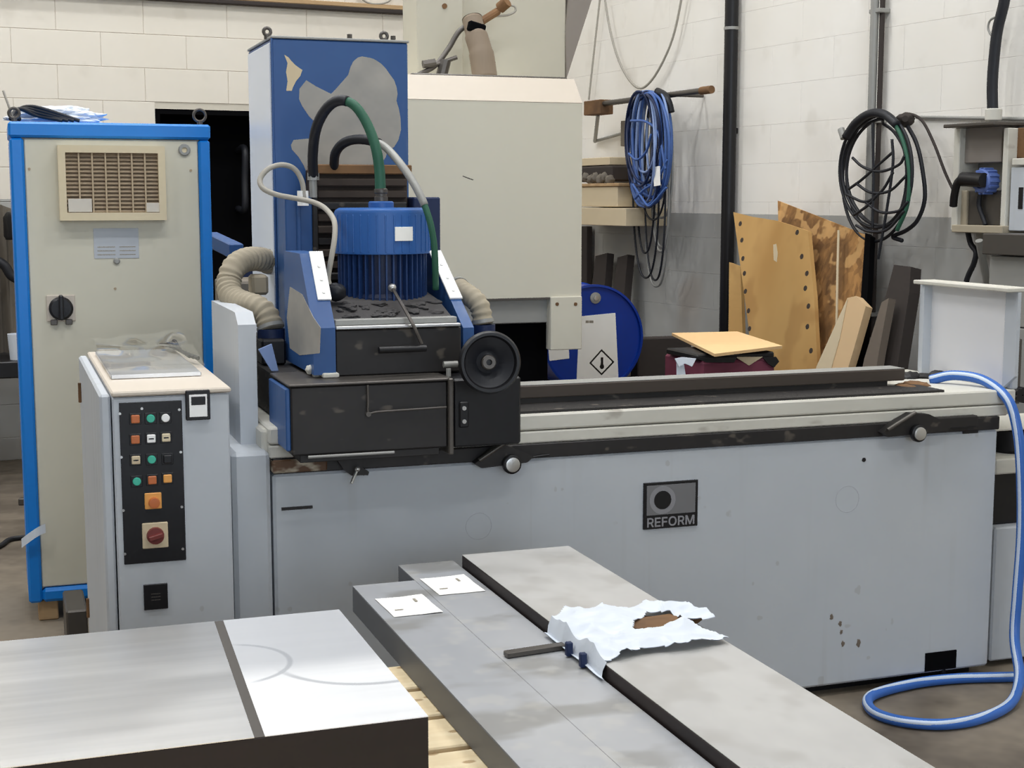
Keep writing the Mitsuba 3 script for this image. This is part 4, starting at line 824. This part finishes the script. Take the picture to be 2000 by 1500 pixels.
# leaning boards
def lean(z0off, slope): n = unit(NR + np.array([0, 0, slope])); return CORNER + NR * z0off, n
Pb, nb = lean(.40, .20); Pk, nk = lean(.46, .21)
t = thing('osb_board', 'chipboard sheet with dark flakes leaning on the wall behind the plywood', 'board')
add(t, pxpoly([(1519, 392), (1690, 459), (1692, 590), (1690, 900), (1530, 900)], Pb, nb, .018), 'm_osb')
t = thing('plywood_board', 'tan plywood board with two rows of bolt holes leaning on the wall', 'board')
Pc, nc = lean(.48, .20)
add(t + '__sheet', pxpoly([(1432, 414), (1468, 423), (1518, 431), (1578, 451), (1590, 580), (1599, 760), (1606, 900), (1478, 900), (1462, 640)], Pc, nc, .022), 'm_ply')
for x, y in ((1446, 437), (1449, 469), (1451, 505), (1454, 534), (1456, 569), (1462, 607), (1464, 642), (1557, 454), (1566, 501), (1576, 534), (1573, 563), (1579, 598), (1577, 638), (1584, 685)):
    p = atp(x, y, Pc, nc); add(t + '__bolt_hole', lathe([(0, 0), (.013, 0), (.013, .003), (0, .003)], 14, p - nc * .002, nc), 'm_cover_brown')
add(t + '__bare_spot', pxpoly([(1510, 478), (1516, 476), (1519, 495), (1517, 512), (1511, 508)], Pc + nc * .0012, nc, .001), 'm_shelf')
t = thing('plywood_board', 'second tan plywood board whose edge shows behind the bolted board', 'board')
Pd, nd_ = lean(.36, .20)
add(t, pxpoly([(1424, 512), (1446, 520), (1452, 700), (1456, 900), (1420, 900)], Pd, nd_, .02), 'm_ply')
t = thing('wooden_plank', 'pale rough wooden plank leaning in front of the chipboard', 'plank')
Pe, ne = lean(.62, .28)
add(t + '__plank', pxpoly([(1655, 582), (1672, 578), (1691, 598), (1668, 680), (1632, 800), (1570, 800), (1600, 706)], Pe, ne, .04), 'm_light_timber')
add(t + '__edge', pxpoly([(1640, 615), (1655, 584), (1640, 660), (1600, 800), (1566, 800), (1595, 715)], Pe + ne * .004, ne, .003), 'm_shelf')
t = thing('white_batten', 'thin pale vertical batten in front of the chipboard sheet', 'batten')
add(t, tube([atp(1638, 450, Pk, nk), atp(1636, 520, Pk, nk), atp(1634, 640, Pk, nk), atp(1630, 860, Pk, nk)], .006, 8), 'm_shelf', 40)
Pf, nf = lean(.50, .22)
for pts, mat, d, lab in (([(1746, 517), (1779, 521), (1776, 570), (1752, 720), (1730, 860), (1660, 860), (1695, 720), (1732, 570)], 'm_dark_timber', .06, 'broad dark grey beam leaning on the wall under the hose coil'),
                     ([(1722, 590), (1736, 582), (1716, 690), (1690, 860), (1655, 860), (1688, 700)], 'm_weathered', .04, 'grey weathered batten leaning beside the broad dark beam'),
                     ([(1690, 455), (1700, 462), (1695, 560), (1690, 640), (1668, 860), (1655, 860), (1680, 600)], 'm_void', .03, 'narrow black bar leaning at the right edge of the chipboard')):
    t = thing('leaning_beam', lab, 'beam'); off = {'m_dark_timber': .0, 'm_weathered': .07, 'm_void': -.04}[mat]
    add(t, pxpoly(pts, Pf + nf * off, nf, d), mat)
# hose coil on the conduit
def ring(n, cx, cy, rx, ry, off, seed, jit):
    rg = np.random.default_rng(seed); P = []
    for i in range(n):
        ax_, ay = rx * rg.uniform(.84, 1.04), ry * rg.uniform(.84, 1.04); x0 = cx + rg.uniform(-1, 1) * jit; o = off + rg.uniform(-.03, .05); ph = rg.uniform(-.25, .25)
        yt = cy - ry + rg.uniform(0, 14)
        for j in range(24):
            a = 2 * math.pi * j / 24 + math.pi / 2
            P.append(rp(x0 + ax_ * math.cos(a + ph * math.sin(a)), yt + ay * (1 - math.sin(a)), o + .02 * math.cos(a)))
    return spline(P, 3)
t = thing('hose_coil', 'big round coil of black hose hung on the grey conduit', 'hose')
add(t + '__hose', tube(ring(5, 1709, 345, 66, 122, .15, 21, 6), .0075, 8), 'm_rubber', True)
add(t + '__bundle', tube(spline([rp(x, y, .20) for x, y in ((1652, 268), (1672, 240), (1700, 222), (1728, 224), (1752, 244))], 8), .020, 10), 'm_rubber', True)
add(t + '__green_part', tube(spline([rp(x, y, .20) for x, y in ((1728, 226), (1752, 250), (1768, 290), (1776, 340), (1772, 400), (1752, 450))], 8), .0095, 8), 'm_green_hose', True, 'dark green length of hose')
add(t + '__brass_end', cyl(rp(1648, 270, .2), unit([0, .3, .5]), .016, .05, 12), 'm_grey_metal', 30)
for pts in (((1665, 308), (1686, 326), (1719, 335), (1755, 322), (1767, 304)), ((1658, 369), (1683, 351), (1719, 319), (1744, 297)), ((1672, 358), (1701, 376), (1737, 373), (1769, 344)), ((1654, 380), (1690, 394), (1722, 373), (1744, 337)),
            ((1668, 420), (1694, 402), (1715, 380)), ((1690, 394), (1719, 414), (1755, 412), (1773, 394)), ((1672, 440), (1697, 452), (1733, 448), (1766, 412)), ((1742, 272), (1744, 319), (1733, 402), (1715, 506)), ((1704, 240), (1706, 340), (1704, 445))):
    add(t + '__strand', tube(spline([rp(x, y, .21) for x, y in pts], 8), .0065, 7), 'm_rubber', True)
t = thing('cable_coil', 'dark grey cable hanging in one wide loop right of the black hose coil', 'cable')
add(t, tube(spline([rp(x, y, .12) for x, y in ((1764, 232), (1790, 280), (1803, 340), (1806, 390), (1792, 430), (1770, 450), (1744, 462), (1762, 470), (1800, 440), (1840, 410))[:8]], 8), .0095, 8), 'm_rubber', True)
t = thing('wall_cable', 'thin dark cable falling from the wall hook to the switch box', 'cable')
add(t, tube(spline([rp(x, y, .10) for x, y in ((1752, 232), (1772, 222), (1800, 235), (1824, 280), (1845, 335), (1862, 372))], 8), .0065, 7), 'm_dark_timber', True)
t = thing('wall_hook', 'dark wall hook that holds the cables right of the hose coil', 'hook')
add(t, cat(rodm(rp(1768, 232, 0), rp(1768, 232, .17), .014), blob(*rp(1768, 234, .12), .04, .04, .03, 2, .8)), 'm_dark_timber', 40)
# switch box
t = thing('switch_box', 'open grey switch box with a blue socket on the right wall', 'switch box')
add(t + '__back', wallbox(1862, 248, 1964, 452, 0, .02), 'm_grey_metal')
add(t + '__top', wallbox(1842, 240, 1942, 247, 0, .20), 'm_dark_steel')
add(t + '__frame', wallbox(1860, 250, 1872, 450, .02, .13), 'm_dirty')
add(t + '__frame', wallbox(1956, 250, 1966, 450, .02, .13), 'm_dirty')
add(t + '__front', wallbox(1872, 248, 1956, 318, .02, .10), 'm_hopper')
add(t + '__lower_front', wallbox(1886, 372, 1956, 440, .02, .10), 'm_dark_steel')
add(t + '__left_panel', wallbox(1866, 372, 1888, 448, .02, .11), 'm_duct')
add(t + '__base', wallbox(1858, 440, 1958, 455, .0, .15), 'm_duct')
p = rp(1935, 354, .10)
k = add(t + '__socket', lathe([(0, 0), (.050, 0), (.050, .05), (.044, .058), (.030, .058), (.028, .050), (0, .050)], 24, p, NR), 'm_blue_socket', 30, 'blue round socket with ribs')
for i in range(14):
    a = i * 2 * math.pi / 14; w = math.cos(a) * UR + math.sin(a) * np.array([0, 0, 1]); add(k + '__rib', tf(cbox(.047, .056, -.005, .005, 0, .05, .001), frame(p, w, np.cross(NR, w), NR)), 'm_blue_socket')
p2 = rp(1910, 352, .16)
k = add(t + '__plug', rodm(rp(1922, 352, .17), rp(1880, 350, .17), .030, 14), 'm_black', 30, 'black plug with a lever handle')
add(k + '__handle', tube(spline([rp(1884, 346, .18), rp(1870, 358, .18), rp(1864, 382, .17), rp(1862, 402, .16)], 6), .017, 10), 'm_black', 40)
add(t + '__cable', tube(spline([rp(x, y, .06) for x, y in ((1890, 452), (1896, 476), (1906, 492), (1902, 515), (1888, 548), (1880, 600))], 6), .012, 8), 'm_rubber', True, 'black cable below the box')
add(t + '__cable', tube(spline([rp(x, y, .115) for x, y in ((1915, 376), (1912, 400), (1920, 425), (1925, 440))], 6), .010, 8), 'm_rubber', True)
t = thing('rail', 'thin grey metal rail along the wall above the switch box', 'rail')
add(t, rodm(rp(1790, 229, .012), rp(2040, 233, .012), .008), 'm_grey_metal', 40)
t = thing('flexible_conduit', 'thick black conduit coming down the wall to the switch box', 'conduit')
add(t + '__tube', tube(spline([rp(x, y, .08) for x, y in ((1968, -60), (1962, 0), (1948, 60), (1941, 120), (1938, 170), (1939, 222))], 10), .0225, 14), 'm_rubber', True)
add(t + '__gland', cyl(rp(1940, 236, .08), [0, 0, 1], .034, .05, 16, .004), 'm_dirty', 30)
add(t + '__clip', tube(spline([rp(x, y, .05) for x, y in ((1947, 32), (1934, 40), (1930, 55), (1936, 68), (1944, 66))], 6), .005, 6), 'm_grey_metal', True)
t = thing('fuse_box', 'white fuse box with a dark slot at the right edge', 'fuse box')
add(t + '__case', wallbox(1972, 326, 2060, 452, 0, .12), 'm_machine')
add(t + '__slot', wallbox(1989, 366, 1997, 408, .119, .123, 0), 'm_black')
t = thing('rusty_panel', 'rusty brown panel above the white fuse box', 'panel')
add(t + '__panel', wallbox(1976, 248, 2060, 308, 0, .08), 'm_rust'); add(t + '__ledge', wallbox(1976, 308, 2060, 322, 0, .13), 'm_dirty')
t = thing('wall_bench', 'dark grey bench top against the wall under the fuse box', 'bench')
add(t + '__top', wallbox(1918, 458, 2070, 500, 0, .30), 'm_dark_steel'); add(t + '__panel', wallbox(1930, 502, 2070, 640, 0, .26), 'm_grey_metal')
add(t + '__strut', rodm(rp(1912, 470, .16), rp(1934, 580, .03), .016), 'm_grey_metal', 40)
zb = rp(1990, 640, .26)[2]; ub0 = np.dot(rp(1930, 560, .26) - CORNER, UR); add(t + '__cabinet', wallbox_m(ub0, ub0 + .8, 0, .26, 0, zb - .002), 'm_grey_metal')
# package with a board on top behind the bed
t = thing('wrapped_stack', 'wine-red package with torn white wrapping under a tan board', 'package')
SY = 5.25
q0, q1 = at(1376, 690, Y=SY), at(1506, 728, Y=SY); sx0, sx1, sz = at(1340, 700, Y=SY)[0], q1[0] + .02, at(1400, 690, Y=SY)[2]
px0 = at(1370, 700, Y=SY)[0]
add(t + '__package', cbox(px0, sx1, SY, SY + .35, sz - .23, sz - .030, .012), 'm_wine')
add(t + '__dark_layer', cbox(px0 - .015, sx1, SY + .01, SY + .30, sz - .0295, sz - .004, .006), 'm_black', label='dark layer under the board')
for i, (pts, d) in enumerate((([(1318, 700), (1332, 697), (1360, 700), (1352, 716), (1338, 710), (1326, 716)], .05), ([(1340, 712), (1356, 700), (1366, 720), (1362, 760), (1350, 744), (1344, 760), (1338, 736)], .03), ([(1322, 700), (1336, 712), (1342, 748), (1330, 780), (1322, 740)], .02), ([(1404, 738), (1432, 724), (1470, 730), (1500, 722), (1504, 770), (1404, 776)], .015))):
    add(t + '__torn_paper', pxpoly(pts, [0, SY - d, 0], unit([.2 * (i % 2) - .1, -1, .25]), .006), 'm_shelf' if i == 1 else 'm_wrap')
add(t + '__flap', pxpoly([(1436, 697), (1490, 697), (1463, 714)], [0, SY - .004, 0], [0, -1, 0], .004), 'm_shelf')
for pts in ([(1350, 696), (1395, 699), (1440, 697), (1434, 708), (1380, 708)], [(1490, 698), (1516, 697), (1522, 706), (1512, 718), (1500, 710)]): add(t + '__dark_wrap', pxpoly(pts, [0, SY - .012, 0], [0, -1, 0], .01), 'm_black')
t = thing('small_board', 'tan flat board lying on the wine-red package', 'board')
zt = at(1400, 692, Y=SY - .05)[2]
cs = [at(x, y, Z=zt + .012) for x, y in ((1312, 651), (1440, 648), (1528, 676), (1396, 692))]
add(t, prism([(c[0], c[1]) for c in cs], [0, 0, zt + .014], [1, 0, 0], [0, 1, 0], .012), 'm_pale_tan')
t = thing('package_stand', 'dark crate standing under the wine-red package behind the bed', 'crate')
add(t, cbox(sx0, sx1 + .05, SY - .02, SY + .45, 0, sz - .231, .005), 'm_dark_timber')

# ------------------------------------------------------------------ foreground: steel on a pallet
PZ = .555
t = thing('pallet', 'pale wooden pallet boards under the steel plates', 'pallet')
for i, y in enumerate(np.arange(1.28, 2.80, .168)): add(t + '__board', cbox(-.62, 1.40, y, y + .145, PZ - .026, PZ - .0005, .003), 'm_wood')
for x in (-.6, .0, .68, 1.28): add(t + '__runner', cbox(x, x + .1, 1.28, 2.86, PZ - .15, PZ - .0265, .003), 'm_crate')
for i, y in enumerate(np.arange(1.28, 2.7, .36)): add(t + '__lower_board', cbox(-.62, 1.40, y, y + .12, PZ - .172, PZ - .1505, .003), 'm_crate')
t = thing('pallet', 'stacked lower pallet carrying the pallet with the steel plates', 'pallet')
for x in (-.6, .0, .68, 1.28): add(t + '__runner', cbox(x, x + .1, 1.28, 2.86, .0, PZ - .20, .003), 'm_crate')
for i, y in enumerate(np.arange(1.28, 2.7, .36)): add(t + '__board', cbox(-.62, 1.40, y, y + .12, PZ - .1995, PZ - .1725, .003), 'm_crate')
# big block
t = thing('steel_block', 'big bright ground steel block with a groove across, in the left foreground', 'steel block')
add(t + '__body', cbox(-.62, .640, 2.237, 2.908, PZ, .6983, .0015), 'm_scale', label='dark mill-scale sides')
gq = [(.383, 2.908), (.399, 2.908), (.368, 2.237), (.353, 2.237)]
def top(pts): return prism(pts, [0, 0, .700], [1, 0, 0], [0, 1, 0], .0015)
add(t + '__ground_face', top([(-.62, 2.237), (.352, 2.237), (.382, 2.908), (-.62, 2.908)]), 'm_ground_steel', label='bright ground top left of the groove')
add(t + '__ground_face', top([(.369, 2.237), (.640, 2.237), (.640, 2.908), (.400, 2.908)]), 'm_ground_reflect', label='ground top right of the groove with a painted bright reflection')
add(t + '__groove', prism([(.352, 2.238), (.369, 2.238), (.400, 2.907), (.382, 2.907)], [0, 0, .6992], [1, 0, 0], [0, 1, 0], .0007), 'm_dark_steel', label='dark groove across the top')
t = thing('steel_bar', 'long grey steel plate with the nearer white paper, left of the pair', 'steel plate')
add(t + '__body', cbox(.776, .9322, 1.0, 3.372, PZ, .6185, .0015), 'm_plate_shade', label='sides darkened by painted shade')
add(t + '__top_face', cbox(.7763, .9321, 1.0005, 3.3715, .6187, .620, .0005), 'm_plate')
t = thing('steel_bar', 'long grey steel plate with the farther white paper, between its neighbours', 'steel plate')
add(t + '__body', cbox(.9326, 1.080, 1.0, 3.53, PZ, .6185, .0015), 'm_plate_shade', label='sides darkened by painted shade')
add(t + '__top_face', cbox(.9327, 1.0797, 1.0005, 3.5295, .6187, .620, .0005), 'm_plate')
t = thing('steel_bar', 'long lighter steel plate with a black edge, rightmost of the plates', 'steel plate')
add(t + '__body', cbox(1.085, 1.379, 1.0, 3.47, PZ, .6465, .002), 'm_scale', label='edges coloured black for the shadow beside them')  # black edge colour paints the shadow along this plate
add(t + '__top_face', cbox(1.0855, 1.3785, 1.0, 3.47, .6467, .6485, .0006), 'm_plate_light', label='pale top face')
for x0, y0, lab in ((.802, 3.075, 'white paper sheet lying on the left steel plate'), (.950, 3.215, 'white paper sheet lying on the middle steel plate')):
    t = thing('paper_sheet', lab, 'paper')
    xs, ys = np.meshgrid(np.linspace(0, .114, 8), np.linspace(0, .158, 10)); zz = .6212 + .004 * np.maximum(0, xs / .114 - .6) * (ys > .1) + .002 * meshkit.noise(np.stack([xs * 30, ys * 20, 0 * xs + x0 * 9], -1))
    V = np.stack([xs + x0 - ys * .03, ys + y0, zz], -1).reshape(-1, 3); Fq = np.array([[i * 8 + j, i * 8 + j + 1, (i + 1) * 8 + j + 1, (i + 1) * 8 + j] for i in range(9) for j in range(7)])
    V2 = V.copy(); V2[:, 2] -= .0008
    add(t + '__sheet', (np.vstack([V, V2]), np.vstack([Fq, Fq[:, ::-1] + len(V)])), 'm_paper', True)
    for (a, b, w, h) in ((.015, .045, .02, .003), (.08, .10, .006, .025)): add(t + '__print', cbox(x0 + a - .03 * b, x0 + a + w - .03 * b, y0 + b, y0 + b + h, .6232, .6242, 0), 'm_ink')
t = thing('steel_rod', 'short flat steel bar lying on the middle steel plate beside the plastic', 'steel bar')
a, b = np.array([.943, 2.722, .6215]), np.array([1.083, 2.738, .6215]); d = unit(b - a)
add(t, tf(cbox(0, np.linalg.norm(b - a), -.012, .010, 0, .011, .0015), frame(a, d, np.cross([0, 0, 1], d), [0, 0, 1])), 'm_dark_steel')
# crumpled white plastic over plate
t = thing('plastic_wrap', 'crumpled white plastic wrapping lying over the pale steel plate', 'plastic wrapping')
wp = Polygon([tuple(at(x, y, Z=.656)[:2]) for x, y in ((1073, 1216), (1110, 1193), (1170, 1193), (1240, 1190), (1312, 1178), (1350, 1195), (1398, 1219), (1340, 1222), (1310, 1200), (1262, 1203), (1238, 1222), (1236, 1238), (1262, 1240), (1300, 1233), (1345, 1227), (1398, 1238), (1424, 1249), (1345, 1264), (1260, 1270), (1182, 1289), (1167, 1302), (1120, 1258))])
import shapely
gx_, gy_ = np.arange(1.056, 1.425, .005), np.arange(2.50, 2.92, .005)
XX, YY = np.meshgrid(gx_, gy_); inside = shapely.contains_xy(wp.buffer(.004), XX, YY) | ((XX < 1.09) & (YY > 2.525 + (1.09 - XX) * .3) & (YY < 2.83))
q3 = np.stack([XX * 11, YY * 13, 0 * XX], -1)
rid = 1 - np.abs(2 * meshkit.noise(q3, 3) - 1); rid2 = 1 - np.abs(2 * meshkit.noise(q3 * 2.3, 5) - 1)
ZZ = .6497 + .020 * rid ** 1.2 + .006 * rid2 ** 2
hole = np.hypot((XX - 1.305) / .10, (YY - 2.735) / .06); ZZ += .010 * np.exp(-((hole - 1) / .5) ** 2)
drop = np.clip((1.0845 - XX) / .006, 0, 1); ZZ = ZZ * (1 - drop) + drop * (.624 + .006 * rid)
XX = np.where(XX < 1.084, 1.0785 - (1.084 - XX) * .35, XX)
nr_, nc_ = XX.shape; V = np.stack([XX, YY, ZZ], -1).reshape(-1, 3); V2 = V - [0, 0, .0012]
cells = [(i, j) for i in range(nr_ - 1) for j in range(nc_ - 1) if inside[i, j] and inside[i + 1, j] and inside[i, j + 1] and inside[i + 1, j + 1]]
Fq = []; N_ = nr_ * nc_
for i, j in cells:
    a = i * nc_ + j; Fq += [[a, a + 1, a + nc_ + 1, a + nc_], [N_ + a, N_ + a + nc_, N_ + a + nc_ + 1, N_ + a + 1]]
Fq = np.array(Fq); used = np.unique(Fq); remap = np.zeros(2 * N_, int); remap[used] = np.arange(len(used))
add(t + '__film', (np.vstack([V, V2])[used], remap[Fq]), 'm_wrap', 30)
add(t + '__brown_paper', blob(1.305, 2.735, .6565, .10, .05, .004, 5, 1.0), 'm_rust', True, 'brown paper showing in the opening')
for y in (2.600, 2.676): add(t + '__tape', cbox(1.060, 1.074, y, y + .013, .6225, .652, .002), 'm_dark_blue', label='dark blue tape strip')
